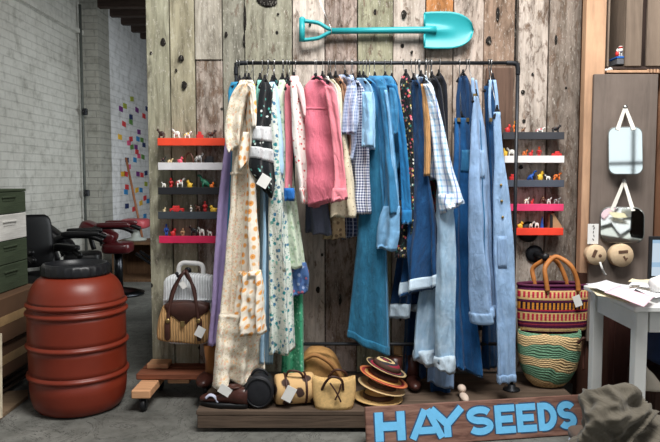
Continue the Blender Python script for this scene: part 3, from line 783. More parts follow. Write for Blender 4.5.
d = G('dress', 'pale green printed dress with a blue floral trimmed hem', 'dress', [(80, 279, 286), (90, 277, 289), (115, 279, 291), (160, 281, 293), (215, 283, 299), (266, 288, 306)], -.42, -.4, m_palegreen, thick=.05, amp=.014, dl=3)
piece(d, 'hem_frill', [(262, 289, 306), (275, 289, 309), (298, 291, 308)], m_bluefl, -.4, -.38, thick=.06, amp=.014, dr=-6)
G('dress', 'thin strip of dark green dress left of red flower shirt', 'dress', [(80, 285, 290), (90, 284, 294), (120, 286, 294), (200, 287, 296)], -.34, -.26, m_dkgreen)
d = G('shirt', 'narrow salmon pink shirt with hanging bright blue cuff', 'shirt', [(84, 286, 291), (100, 285, 293), (150, 286, 293), (192, 285, 292)], -.46, -.42, m_rose2)
piece(d, 'cuff', [(188, 284, 294), (192, 284, 295), (201, 285, 294)], m_bluecuff, -.5, -.48, thick=.04)
d = G('shirt', 'white shirt scattered with small red flowers', 'shirt', [(79, 291, 297), (86, 290, 301), (110, 291, 303), (140, 292, 306), (175, 297, 309), (204, 301, 311)], -.5, -.46, m_redfl, thick=.05, amp=.01)
piece(d, 'sleeve', [(82, 294, 300), (90, 297, 304), (105, 301, 306), (118, 304, 307)], m_pinkpale, -.5, -.49, thick=.03)
piece(d, 'collar', [(76, 291, 298), (80, 290, 299), (86, 292, 298)], m_pinkpale, -.5, -.47, thick=.05)
band(d, 'flower_border', 188, 204, m_redcl, .005, label='border of dense red flowers')

# ---- centre cluster: shirts turned so that each shows its right-hand edge
d = G('shirt', 'wide rose pink long sleeved collared shirt, near the middle of the rack', 'shirt', [(80, 311, 321), (87, 306, 328), (100, 304, 334), (130, 303, 336), (160, 305, 337), (190, 308, 336), (206, 311, 332)], -.4, -.56, m_rose, thick=.1, amp=.022, freq=.8, dl=3, dr=-6, ns=40)
q = piece(d, 'sleeve', [(86, 325, 331), (95, 326, 336), (120, 330, 339), (150, 334, 342), (180, 336, 345), (202, 333, 347)], m_rose2, -.57, -.6, thick=.07, amp=.012, dr=-4)
piece(q, 'cuff', [(188, 333, 346), (192, 332, 347), (203, 332, 348)], m_rose2, -.585, -.615, q.obj, thick=.075, amp=.006, dr=-4)
piece(d, 'collar', [(76, 313, 321), (80, 311, 323), (87, 309, 325)], m_rose, -.42, -.5, thick=.08, amp=.004)
band(d, 'yoke_seam', 108, 110, m_rose, .003, -.85, .85, 24, 3)
band(d, 'placket', 92, 203, m_rose, .003, -.62, -.54, 3, 30)
G('shirt', 'slate grey shirt with its tail showing under the rose pink shirt', 'shirt', [(80, 312, 318), (100, 308, 326), (180, 306, 326), (232, 305, 331)], -.3, -.38, m_greyknit, dr=4)
d = G('shirt', 'off white grey striped shirt just right of the rose pink one', 'shirt', [(78, 320, 326), (84, 322, 334), (100, 324, 338), (140, 326, 340), (180, 326, 338)], -.36, -.53, m_greywht, thick=.04)
piece(d, 'collar', [(76, 320, 328), (83, 322, 331)], m_greywht, -.38, -.45, thick=.05)
d = G('shirt', 'tan printed shirt with its tail showing below the cream dotted shirt', 'shirt', [(80, 324, 332), (110, 322, 338), (180, 324, 342), (240, 322, 345)], -.25, -.36, m_tanprint, dr=-2)
d = G('shirt', 'cream shirt with tiny dots and long square tail', 'shirt', [(79, 327, 333), (90, 328, 341), (120, 330, 344), (155, 334, 349), (190, 332, 354), (217, 331, 357)], -.36, -.5, m_beige, thick=.05, amp=.014)
buttons(d, [(.3, y) for y in range(165, 216, 14)], M_btn, .004)
d = G('shirt', 'brown plaid shirt showing as a narrow strip', 'shirt', [(78, 333, 339), (86, 334, 345), (110, 336, 348), (155, 336, 349)], -.34, -.48, m_brplaid)
piece(d, 'collar', [(76, 332, 340), (83, 334, 343)], m_brplaid, -.36, -.42, thick=.05)
d = G('shirt', 'grey blue checked short sleeved shirt', 'shirt', [(77, 340, 350), (84, 340, 355), (100, 341, 357), (140, 341, 356), (160, 340, 353)], -.34, -.47, m_lavcheck)
piece(d, 'sleeve', [(86, 347, 356), (100, 344, 358), (120, 342, 359), (134, 341, 356)], m_lavcheck, -.5, -.52, thick=.05, hem=5)
piece(d, 'collar', [(75, 340, 352), (79, 339, 354), (85, 342, 353)], m_lavcheck, -.36, -.43, thick=.05)
d = G('shirt', 'navy and white gingham shirt with long tail', 'shirt', [(80, 349, 357), (88, 350, 362), (110, 351, 366), (145, 350, 367), (180, 351, 367), (214, 352, 369)], -.34, -.46, m_gingham, thick=.05, amp=.012)
G('shirt', 'dark navy plaid shirt whose tail shows below the gingham one', 'shirt', [(84, 348, 354), (120, 346, 358), (180, 344, 356), (236, 342, 356)], -.24, -.34, m_navplaid, dl=4)
d = G('shirt', 'light blue chambray short sleeved shirt beside the gingham one', 'shirt', [(78, 356, 364), (88, 357, 371), (110, 359, 374), (150, 360, 374)], -.32, -.46, m_chamb_l)
piece(d, 'sleeve', [(92, 362, 372), (115, 362, 374), (147, 361, 374)], m_chamb_l, -.49, -.51, thick=.05)
d = G('shirt', 'blue chambray shirt between the light chambray shirt and the denim jacket', 'shirt', [(78, 360, 368), (86, 361, 377), (110, 362, 382), (150, 362, 384), (190, 361, 384), (216, 361, 384)], -.3, -.42, m_chamb, thick=.06, amp=.016)
G('shirt', 'dark grey green shirt whose tail shows above the wide leg jeans', 'shirt', [(86, 362, 370), (120, 358, 380), (200, 358, 380), (242, 357, 381)], -.24, -.32, m_dkolive, amp=.018)
# denim jacket
d = G('denim_shirt', 'mid blue denim shirt with pale edged sleeve and pale frayed cuff', 'shirt', [(79, 370, 379), (86, 369, 386), (105, 369, 390), (140, 370, 392), (180, 372, 394), (214, 376, 396)], -.32, -.44, m_denim_mid, thick=.06, amp=.02)
q = piece(d, 'sleeve', [(86, 378, 386), (110, 382, 391), (150, 385, 395), (190, 385, 399), (214, 383, 400)], m_denim_mid, -.46, -.49, thick=.06, amp=.014)
piece(q, 'cuff', [(206, 384, 400), (216, 380, 400), (230, 377, 400), (248, 376, 397)], m_cuffblue, -.45, -.5, q.obj, thick=.06, amp=.01, dr=3)
q2 = piece(d, 'sleeve_edge', [(90, 384, 387), (120, 388, 391), (160, 391, 395), (214, 397, 400)], m_cuffblue, -.5, -.505, thick=.012)
piece(d, 'collar', [(76, 370, 381), (80, 368, 384), (87, 371, 384)], m_denim_mid, -.34, -.42, thick=.06)
d = G('denim_shirt', 'blue denim short sleeved shirt with large collar', 'shirt', [(78, 381, 390), (85, 379, 396), (105, 381, 399), (140, 384, 400), (170, 386, 398)], -.28, -.42, m_denim_mid)
piece(d, 'sleeve', [(88, 389, 397), (110, 389, 399), (135, 389, 398)], m_denim_mid, -.46, -.47, thick=.06)
piece(d, 'collar', [(76, 378, 391), (80, 377, 394), (88, 381, 394)], m_chamb, -.34, -.42, thick=.06)
d = G('denim_shirt', 'bright blue denim shirt with one long straight sleeve', 'shirt', [(80, 389, 394), (86, 387, 397), (120, 391, 401), (170, 395, 406), (200, 397, 407)], -.32, -.42, m_denim_brt)
q = piece(d, 'sleeve', [(84, 389, 396), (100, 393, 400), (130, 397, 405), (170, 400, 409), (222, 402, 412)], m_denim_brt, -.46, -.48, thick=.05)
piece(q, 'cuff', [(210, 402, 412), (224, 401, 412)], m_denim_brt, -.465, -.485, q.obj, thick=.06)
d = G('dress', 'black dress printed with pink, yellow and white flowers', 'dress', [(76, 402, 410), (84, 400, 411), (110, 402, 412), (130, 404, 413), (170, 407, 414), (220, 400, 414), (258, 394, 406)], -.41, -.46, m_blkfl)
# navy denim dress
d = G('denim_dress', 'navy denim dress with pale turned up hem', 'dress', [(80, 411, 417), (90, 411, 421), (130, 412, 423), (170, 412, 425), (220, 409, 432), (288, 403, 437)], -.36, -.5, m_denim_navy, thick=.1, amp=.03, freq=1.7, ns=44, dl=8)
band(d, 'hem_cuff', 275, 286, m_denim_in, .007, label='pale turned up hem')
band(d, 'front_seam', 90, 280, m_denim_dark, .004, .05, .12, 3, 40)
d = G('jeans', 'dark jeans with pale turn ups behind the navy denim dress', 'jeans', [(84, 410, 420), (120, 408, 424), (200, 404, 420), (308, 391, 412)], -.3, -.38, m_denim_dark, amp=.016)
piece(d, 'turn_up', [(304, 390, 411), (318, 389, 410)], m_denim_in, -.315, -.395, thick=.05)
d = G('denim_skirt', 'dark denim skirt with narrow pale hem below the navy dress', 'skirt', [(90, 414, 424), (150, 412, 428), (250, 410, 430), (306, 410, 430)], -.26, -.38, m_denim_dark, amp=.014)
piece(d, 'hem_band', [(304, 410, 430), (311, 410, 430)], m_denim_in, -.28, -.4, thick=.04)
G('trousers', 'tan corduroy trousers as a thin strip beside the plaid shirt', 'trousers', [(84, 421, 427), (100, 422, 430), (150, 424, 431), (176, 424, 430)], -.49, -.52, m_tanstrip)
G('shirt', 'red and green printed shirt peeping out below the plaid sleeve', 'shirt', [(84, 424, 430), (150, 428, 438), (180, 430, 440), (212, 430, 438)], -.3, -.42, m_redgrn)
d = G('shirt', 'white and blue plaid shirt with long open cuffed sleeve', 'shirt', [(77, 417, 424), (86, 418, 432), (110, 424, 438), (150, 429, 444), (180, 430, 446)], -.36, -.5, m_bluplaid)
q = piece(d, 'sleeve', [(84, 423, 430), (100, 427, 437), (130, 431, 445), (170, 435, 453), (190, 438, 459), (209, 440, 464)], m_bluplaid, -.52, -.55, thick=.08, amp=.012, dr=-7, dl=3)
piece(q, 'cuff', [(194, 438, 460), (202, 438, 463), (211, 440, 465)], m_bluplaid, -.525, -.56, q.obj, thick=.09, amp=.008, dr=-8, dl=4)
piece(d, 'collar', [(75, 417, 425), (79, 416, 427), (86, 420, 428)], m_bluplaid, -.38, -.44, thick=.05)
G('trousers', 'black trousers, nearest the plaid shirt of the two black pairs', 'trousers', [(78, 428, 436), (90, 428, 441), (130, 434, 445), (200, 438, 448), (300, 438, 448)], -.28, -.42, m_black)
G('trousers', 'black trousers right of another black pair', 'trousers', [(76, 435, 443), (86, 436, 447), (130, 441, 448), (180, 442, 448), (260, 440, 448)], -.24, -.36, m_black)
# wide-leg jeans
d = G('jeans', 'wide leg teal blue jeans hanging low over the crossbar', 'jeans', [(86, 366, 374), (140, 362, 380), (225, 358, 386), (280, 353, 388), (345, 347, 390)], -.36, -.4, m_denim_teal, thick=.07, amp=.009, freq=1.0, dl=-8, dr=10, ns=40)
band(d, 'side_seam', 220, 344, m_chamb, .003, .9, .95, 2, 30)
band(d, 'hem', 337, 345, m_denim_teal, .006)
# pale jeans
d = G('jeans', 'pale acid wash jeans with rolled cuffs hanging above the sign', 'jeans', [(86, 426, 432), (100, 429, 435), (130, 433, 442), (170, 438, 450), (200, 437, 453), (240, 434, 455)], -.4, -.48, m_denim_pale)
q = piece(d, 'leg', [(202, 437, 446), (230, 433, 445), (270, 424, 440), (320, 416, 437), (358, 414, 434)], m_denim_pale, -.38, -.42, thick=.09, amp=.014)
piece(q, 'rolled_cuff', [(350, 413, 434), (356, 412, 434), (364, 414, 434)], m_denim_in, -.385, -.43, q.obj, thick=.11, amp=.01, dl=-4, dr=3)
q = piece(d, 'leg', [(202, 438, 452), (230, 437, 455), (270, 436, 456), (320, 435, 455), (362, 435, 455)], m_denim_pale, -.48, -.52, thick=.09, amp=.014)
piece(q, 'rolled_cuff', [(356, 434, 455), (362, 433, 456), (372, 434, 455)], m_denim_in, -.485, -.53, q.obj, thick=.11, amp=.01, dl=-6, dr=2)
d = G('jeans', 'grey blue jeans with straight hem showing below the rolled cuffs', 'jeans', [(90, 428, 434), (130, 434, 442), (200, 437, 451), (360, 428, 454), (386, 427, 454)], -.4, -.42, m_denim_lt, amp=.014, dl=-4, dr=4)
G('jeans', 'dark blue jeans hanging lowest behind the pale jeans', 'jeans', [(90, 428, 434), (130, 432, 442), (200, 430, 450), (370, 430, 452), (400, 430, 450)], -.32, -.35, m_denim_navy, amp=.014)
G('jeans', 'almost black jeans left of the pale rolled pair', 'jeans', [(90, 420, 428), (200, 410, 428), (320, 405, 428), (378, 403, 426)], -.2, -.28, m_denim_dark, amp=.016)
# overalls
def overalls(label, body, yl, yr, mat, straps, mat_s, btn=True, **kw):
    d = G('overalls', label, 'overalls', body, yl, yr, mat, **kw)
    for rows, a, b in straps:
        q = piece(d, 'strap', rows, mat_s, a, b, thick=.012, amp=.002)
        p = q.pt(0, rows[-1][0]-4, 1, .004)
        k = MB(); k.box(p, (.016, .006, .02), bev=.002); k.build('buckle', M_btn, q.obj)
    return d
d = overalls('navy denim overalls with long straps right of the plaid sleeve', [(118, 455, 468), (140, 454, 470), (220, 452, 471), (300, 453, 474), (340, 454, 478), (368, 456, 480)], -.42, -.36, m_denim_mid2,
             [([(78, 459, 462), (100, 456, 460), (124, 456, 461)], -.42, -.42), ([(78, 465, 468), (100, 466, 470), (124, 465, 469)], -.38, -.38)], m_denim_dark, thick=.08, amp=.022, dr=8, ns=38)
band(d, 'pocket', 150, 172, m_denim_mid, .005, -.2, .7, 10, 8)
d = G('overalls', 'dark overalls hanging behind the navy overalls', 'overalls', [(76, 459, 467), (90, 457, 472), (150, 456, 476), (260, 462, 480), (330, 466, 482)], -.26, -.22, m_denim_dark)
d = overalls('light blue denim overalls with turned up leg, second from the right end of the rack', [(96, 474, 478), (116, 472, 482), (140, 470, 486), (200, 468, 490), (250, 469, 492), (300, 471, 496), (316, 473, 498)], -.52, -.46, m_denim_lt,
             [([(78, 471, 474), (88, 471, 475), (100, 473, 477)], -.5, -.5), ([(80, 475, 477), (95, 476, 479), (112, 476, 480)], -.47, -.47)], m_denim_lt, thick=.09, amp=.02, ns=40, dl=8, dr=-2)
band(d, 'turn_up', 306, 316, m_denim_ltr, .014)
band(d, 'bib_pocket', 150, 178, m_denim_ltr, .006, -.4, .3, 10, 8)
band(d, 'side_seam', 120, 300, m_denim_mid, .004, .1, .15, 2, 40)
G('jeans', 'dark navy jeans leg hanging behind the light blue overalls', 'jeans', [(86, 484, 492), (140, 486, 497), (240, 484, 497), (330, 481, 498), (368, 480, 499)], -.3, -.26, m_denim_navy)
d = overalls('large light blue denim overalls with brass buttons, rightmost on the rack', [(112, 494, 500), (130, 494, 501), (160, 495, 504), (200, 494, 509), (250, 494, 513), (320, 497, 515), (384, 498, 515)], -.52, -.5, m_denim_ltr,
             [([(80, 493, 496), (95, 495, 498), (120, 496, 500)], -.5, -.49), ([(80, 489, 492), (100, 488, 491), (124, 489, 492)], -.4, -.4)], m_denim_ltr, thick=.08, amp=.014, dr=-3)
buttons(d, [(-.25, 185), (-.22, 201), (-.2, 217)], M_btn, .007)
band(d, 'hem', 376, 384, m_denim_ltr, .008)
band(d, 'side_pocket', 236, 268, m_denim_lt, .005, -.7, .1, 10, 8)
d = G('overalls', 'dark navy overalls bib between the two light blue overalls', 'overalls', [(80, 489, 496), (110, 488, 497), (150, 488, 498), (190, 488, 497), (240, 487, 496)], -.38, -.34, m_denim_navy)

# ---- hangers
M_velvet = simple('black_velvet_hanger', C(20, 20, 24), .9, .15, 30, .1)
M_hook = simple('hanger_hook_steel', C(150, 150, 150), .3, .1, 30, 0, metal=.9)
def hanger(d, label):
    y0 = d.ys[0]
    PL, PR = d.pt(-1, y0+8, 0), d.pt(1, y0+8, 0)
    c = d.pt(0, y0, 0); c.z += .012
    ax = PR-PL; ax.z = 0; L = min(ax.length*.46, .19); ax = ax.normalized()
    neck = Vector((c.x, YR if min(PL.y, PR.y)-.05 < YR < max(PL.y, PR.y)+.05 else c.y, c.z))
    # the hook comes down from the rail to the neck
    top = Vector((c.x, YR, zr+.0155))
    t = thing('hanger', (c.x, YR, c.z-.04), label, 'hanger', 'hangers on the rail')
    k = MB()
    pts = [Vector((top.x, YR+.0185*math.cos(R(a)), zr+.0185*math.sin(R(a)))) for a in range(-20, 200, 20)]
    pts += [Vector((top.x, YR-.016, zr-.012)), Vector((top.x, YR-.004, zr-.026)), Vector((c.x, (YR+c.y)/2, (zr-.03+c.z)/2)), c]
    k.tube(pts, .0022, 6); k.build('hook', M_hook, t)
    k = MB()
    k.tube(spline([c-ax*L+Vector((0, 0, -.045)), c-ax*L*.5+Vector((0, 0, -.018)), c, c+ax*L*.5+Vector((0, 0, -.018)), c+ax*L+Vector((0, 0, -.045))], 5), .0075, 8)
    k.tube([c, c+Vector((0, 0, .022))], [.008, .005], 8)
    k.build('shoulder_bar', M_velvet, t)
for d, lab in HANG: hanger(d, 'black hanger holding the '+lab.split(',')[0])
# ================================================================== SPADE
Ys = -.05
m_spade = simple('turquoise_paint', C(38, 152, 158), .4, .06, 10, .04)
t = thing('spade', at(375, 31, Ys), 'turquoise painted spade hung level across the plank wall above the rack', 'spade')
sa, sb = at(331, 31, Ys), at(428, 30, Ys)
k = MB(); k.tube([sa, sa.lerp(sb, .5), sb, at(436, 30, Ys)], [.0165, .0175, .019, .021], 14); k.build('shaft', m_spade, t)
k = MB(); c = at(331, 31, Ys)
for y in (21, 40):
    k.tube(spline([at(337, 31, Ys), at(328, 31+(y-31)*.25, Ys), at(318, 31+(y-31)*.8, Ys), at(304, y, Ys)], 6), [.0135]*19, 10, flat=.8)
k.tube([at(302, 19, Ys), at(302, 41.5, Ys)], .0165, 12); k.tube(spline([at(304, 20, Ys), at(302, 18.5, Ys), at(300.5, 20, Ys)], 4), .012, 8)
k.build('d_handle', m_spade, t)
# blade: dished, straight shoulder on the left and rounded point on the right
k = MB(); n, m = 26, 18; fr = []; bk = []
x0, x1 = 424, 473.5
for i in range(n+1):
    u = i/n; px = x0+(x1-x0)*u
    hw = 18.6*(1-max(0, (u-.42)/.58)**2.3)**.5 if u < 1 else .4
    hw *= .96+.04*min(1, u*6)
    r1, r2 = [], []
    for j in range(m+1):
        v = -1+2*j/m
        p = at(px+ (1-u)*0, 30.5+v*hw, Ys)
        dish = .022*(1-v*v)*(1-u*.3)-.01
        sock = -.03*max(0, 1-u*1.5)*math.exp(-(v*hw/4.2)**2)
        q = p+Vector((0, dish+sock, 0)); r1.append(q); r2.append(q+Vector((0, .004, 0)))
    fr.append(r1); bk.append(r2)
rings = [a+b[::-1] for a, b in zip(fr, bk)]
k.rings(rings); k.build('blade', m_spade, t)
k = MB()
for y in (13.5, 47.5):
    k.tube([at(424.5, y, Ys), at(424.5, 30+(y-30)*.25, Ys)], .006, 8)
k.build('foot_tread', m_spade, t)
k = MB(); k.tube(spline([at(317, -6, -.012), at(325, 14, -.03), at(329.5, 24, -.07), at(331.5, 31, -.075), at(331, 35, -.06)], 6), .0022, 6)
tag(k.build('hanging_wire', M_steel), 'thin pale wire holding up the handle end of the turquoise spade', 'wire')

# ================================================================== TOY LEDGES AND TOYS
def RGB(s):
    return {'red': C(200, 44, 44), 'orange': C(232, 118, 40), 'yellow': C(236, 190, 60), 'brown': C(92, 54, 40), 'dark brown': C(58, 38, 34), 'white': C(226, 224, 218), 'black': C(26, 26, 30), 'cream': C(226, 206, 160),
            'grey': C(140, 140, 140), 'green': C(36, 110, 84), 'blue': C(30, 84, 170), 'pink': C(222, 90, 110), 'tan': C(186, 146, 106)}[s]
def quad(k, p, w, h, c1, c2, M):
    """four legged toy animal w long, h high, standing on p"""
    def L(x, y, z): return Vector(p)+M @ Vector((x*w, y*w, z*h))
    k.col = c1
    k.ell(L(0, 0, .6), (w*.36, w*.16, h*.22), 12, 8, M)
    for x in (-.24, .24):
        for y in (-.09, .09):
            k.tube([L(x, y, .55), L(x*1.1, y, .25), L(x, y, 0)], [w*.07, w*.055, w*.06], 6)
    k.col = c2; k.ell(L(.1, -.05, .68), (w*.13, w*.14, h*.14), 8, 6, M); k.ell(L(-.2, -.05, .6), (w*.1, w*.13, h*.13), 8, 6, M)
    k.col = c1; k.tube([L(.28, 0, .68), L(.38, 0, .9)], [w*.11, w*.08], 8); k.ell(L(.44, 0, .9), (w*.15, w*.09, h*.12), 8, 6, M)
    k.col = c2
    for y in (-.06, .06): k.tube([L(.37, y, .96), L(.36, y*1.8, 1.06)], [w*.035, w*.01], 5)
    k.tube([L(-.34, 0, .68), L(-.44, 0, .5), L(-.43, 0, .3)], [w*.035, w*.025, w*.035], 5)
def figure(k, p, w, h, c1, c2, M):
    def L(x, y, z): return Vector(p)+M @ Vector((x*w, y*w, z*h))
    k.col = c1
    for x in (-.14, .14): k.tube([L(x, 0, .45), L(x*1.2, 0, .04)], [w*.15, w*.13], 6); k.box(L(x*1.2, -.06, .025), (w*.22, w*.34, h*.05), M, bev=.001)
    k.tube([L(0, 0, .42), L(0, 0, .72)], [w*.26, w*.3], 8)
    for x in (-1, 1): k.tube([L(x*.28, 0, .7), L(x*.46, -.12, .55), L(x*.4, -.3, .42)], [w*.1, w*.09, w*.08], 6)
    k.col = c2; k.ell(L(0, 0, .87), (w*.22, w*.22, h*.13), 10, 8, M)
    k.col = c1; k.ell(L(0, .02, .94), (w*.24, w*.24, h*.07), 10, 6, M)
def car(k, p, w, h, c1, c2, M):
    def L(x, y, z): return Vector(p)+M @ Vector((x*w, y*w, z*h))
    k.col = c1; k.box(L(0, 0, .42), (w, w*.42, h*.42), M, bev=.003); k.box(L(-.05, 0, .75), (w*.5, w*.36, h*.36), M, bev=.004)
    k.col = c2
    for x in (-.3, .3):
        for y in (-.2, .2): k.lathe([(w*.03, -w*.04), (w*.12, -w*.04), (w*.12, w*.04), (w*.03, w*.04)], L(x, y, 0)+Vector((0, 0, w*.125)), 12, M @ rot('X', 90))
def dino(k, p, w, h, c1, c2, M):
    def L(x, y, z): return Vector(p)+M @ Vector((x*w, y*w, z*h))
    k.col = c1; k.tube(spline([L(-.5, 0, .1), L(-.3, 0, .3), L(-.05, 0, .48), L(.15, 0, .62), L(.28, 0, .84), L(.36, 0, .94)], 4), [w*.03+w*.2*math.sin(PI*min(1, i/14)) if i < 12 else w*.1 for i in range(21)], 8)
    k.ell(L(.4, 0, .92), (w*.17, w*.1, h*.09), 8, 6, M)
    for y in (-.12, .12): k.tube([L(-.02, y, .45), L(.08, y, .25), L(0, y, 0)], [w*.12, w*.07, w*.08], 6)
    for y in (-.1, .1): k.tube([L(.16, y, .6), L(.3, y, .52)], [w*.04, w*.03], 5)
    k.col = c2
    for i in range(5): k.lathe([(w*.05, 0), (.0005, h*.1)], L(-.3+i*.12, 0, .4+i*.09), 5)
def bird(k, p, w, h, c1, c2, M):
    def L(x, y, z): return Vector(p)+M @ Vector((x*w, y*w, z*h))
    k.col = c1; k.ell(L(-.05, 0, .36), (w*.42, w*.28, h*.36), 12, 8, M); k.tube([L(-.35, 0, .45), L(-.52, 0, .62)], [w*.15, w*.04], 6)
    k.ell(L(.22, 0, .78), (w*.22, w*.2, h*.22), 10, 8, M); k.col = c2; k.tube([L(.4, 0, .76), L(.56, 0, .72)], [w*.09, w*.03], 6)
def blocky(k, p, w, h, c1, c2, M):
    def L(x, y, z): return Vector(p)+M @ Vector((x*w, y*w, z*h))
    k.col = c1; k.box(L(-.1, 0, .5), (w*.8, w*.5, h), M, bev=.004); k.col = c2; k.box(L(.4, 0, .35), (w*.2, w*.45, h*.7), M, bev=.003); k.box(L(-.1, 0, 1.0), (w*.3, w*.3, h*.12), M, bev=.002)
def arch(k, p, w, h, c1, c2, M):
    k.col = c1; k.tube(arc(Vector(p)+Vector((0, 0, h*.1)), w*.42, 0, 180, 12, M @ X3, Z3*(h*.85/(w*.42))), w*.08, 8)
    k.col = c2; k.box(Vector(p)+Vector((0, 0, h*.06)), (w, w*.4, h*.12), M, bev=.002)
def cone(k, p, w, h, c1, c2, M):
    k.col = c1; k.lathe([(w*.5, 0), (w*.5, h*.05), (w*.3, h*.5), (w*.22, h*.78), (.0005, h)], p, 14); k.col = c2; k.ell(Vector(p)+Vector((0, -w*.3, h*.55)), (w*.12, w*.12, h*.1))
def wedge(k, p, w, h, c1, c2, M):
    o = Vector(p)+Vector((-w/2, .02, 0)); k.col = c1; k.prism([(0, 0), (w, 0), (w*.95, h*.2), (w*.3, h), (0, h*.9)], o, X3, Z3, .035); k.col = c2; k.prism([(0, 0), (w*.22, 0), (w*.2, h*.86), (0, h*.95)], o+Vector((0, -.037, 0)), X3, Z3, .006)
KIND = dict(cow=quad, horse=quad, dog=quad, bear=quad, tiger=quad, pig=quad, lamb=quad, figure=figure, car=car, dinosaur=dino, bird=bird, duck=bird, block=blocky, arch=arch, cone=cone, tent=wedge)
SH = [
 ('left', 'orange', C(226, 70, 40), 157.5, 226, 138, 145.6, [(161.5, 9, 9, 'cow', 'dark brown', 'brown'), (177, 10, 9, 'cow', 'white', 'black'), (187.5, 8, 7, 'lamb', 'white', 'yellow'), (200, 7, 7, 'car', 'red', 'black'), (211, 10, 8, 'bear', 'dark brown', 'brown')]),
 ('left', 'white', C(206, 204, 206), 158, 225, 162.6, 170, [(163, 6, 6, 'dog', 'black', 'brown'), (170, 6, 4, 'pig', 'cream', 'tan'), (180.5, 6, 6, 'bird', 'pink', 'orange'), (189, 12, 10, 'arch', 'brown', 'yellow'), (199, 9, 9, 'horse', 'grey', 'white'), (209, 9, 6, 'block', 'black', 'black')]),
 ('left', 'black', C(28, 29, 33), 158, 224, 187.3, 194.5, [(164, 5, 5, 'lamb', 'white', 'cream'), (171, 5, 9, 'figure', 'red', 'red'), (180, 9, 9, 'horse', 'white', 'red'), (189.5, 7, 7, 'bird', 'yellow', 'orange'), (204, 12, 12, 'dinosaur', 'green', 'green'), (212, 5, 5, 'duck', 'orange', 'yellow')]),
 ('left', 'slate grey', C(56, 62, 68), 158, 223, 211.8, 219, [(164.5, 3.5, 4, 'bird', 'cream', 'tan'), (177, 14, 6, 'car', 'red', 'black'), (191, 3, 6, 'figure', 'white', 'cream'), (198, 7, 7, 'bear', 'brown', 'dark brown'), (205, 5, 10, 'figure', 'red', 'red'), (213, 8, 6, 'duck', 'yellow', 'green')]),
 ('left', 'pink', C(206, 34, 82), 159, 222, 236, 243.2, [(166.5, 4.5, 11, 'figure', 'blue', 'blue'), (173.5, 6, 7, 'bird', 'red', 'brown'), (183, 4.5, 7, 'figure', 'tan', 'tan'), (194, 9, 9, 'cow', 'black', 'white'), (202, 8, 8, 'cow', 'white', 'black'), (210, 6, 5, 'pig', 'white', 'pink')]),
 ('right', 'charcoal', C(56, 58, 64), 503, 564.5, 132, 139.3, [(508, 6, 8, 'bird', 'red', 'red'), (515, 5, 11, 'figure', 'orange', 'yellow'), (523, 5, 5, 'pig', 'brown', 'tan'), (540, 9, 5, 'pig', 'white', 'pink'), (555.5, 10, 7, 'cow', 'black', 'dark brown')]),
 ('right', 'white', C(232, 230, 228), 504.5, 564.5, 155.8, 162.8, [(505, 5, 8, 'duck', 'yellow', 'orange'), (511.5, 9, 8, 'dog', 'white', 'black'), (524.5, 6, 6, 'bear', 'orange', 'brown'), (531, 5, 6, 'bird', 'red', 'brown'), (539, 5, 9, 'figure', 'red', 'orange'), (556.5, 10, 5, 'car', 'red', 'orange')]),
 ('right', 'slate grey', C(72, 78, 90), 506.5, 564.3, 180, 187, [(513, 8, 6, 'car', 'red', 'pink'), (531.5, 9, 9, 'dinosaur', 'blue', 'green'), (540.5, 7, 9, 'duck', 'yellow', 'yellow'), (548, 6, 5, 'pig', 'white', 'cream'), (556.5, 10, 7, 'tiger', 'orange', 'brown')]),
 ('right', 'pink', C(224, 62, 110), 509, 563.8, 204, 211, [(526.5, 6, 6, 'lamb', 'white', 'cream'), (532.2, 3.5, 5, 'bird', 'red', 'red'), (543, 5, 7, 'figure', 'brown', 'tan'), (548.8, 5, 6, 'lamb', 'white', 'grey'), (556.5, 8, 6, 'horse', 'grey', 'brown')]),
 ('right', 'orange red', C(236, 66, 44), 510.5, 563.5, 228, 235.3, [(520.5, 6, 6, 'duck', 'yellow', 'yellow'), (531, 4.5, 5, 'pig', 'white', 'cream'), (536.8, 6, 6, 'dog', 'white', 'brown'), (542, 4, 11, 'cone', 'blue', 'blue'), (555, 13, 14, 'tent', 'tan', 'black')])]
Yf = -.095
used = {}
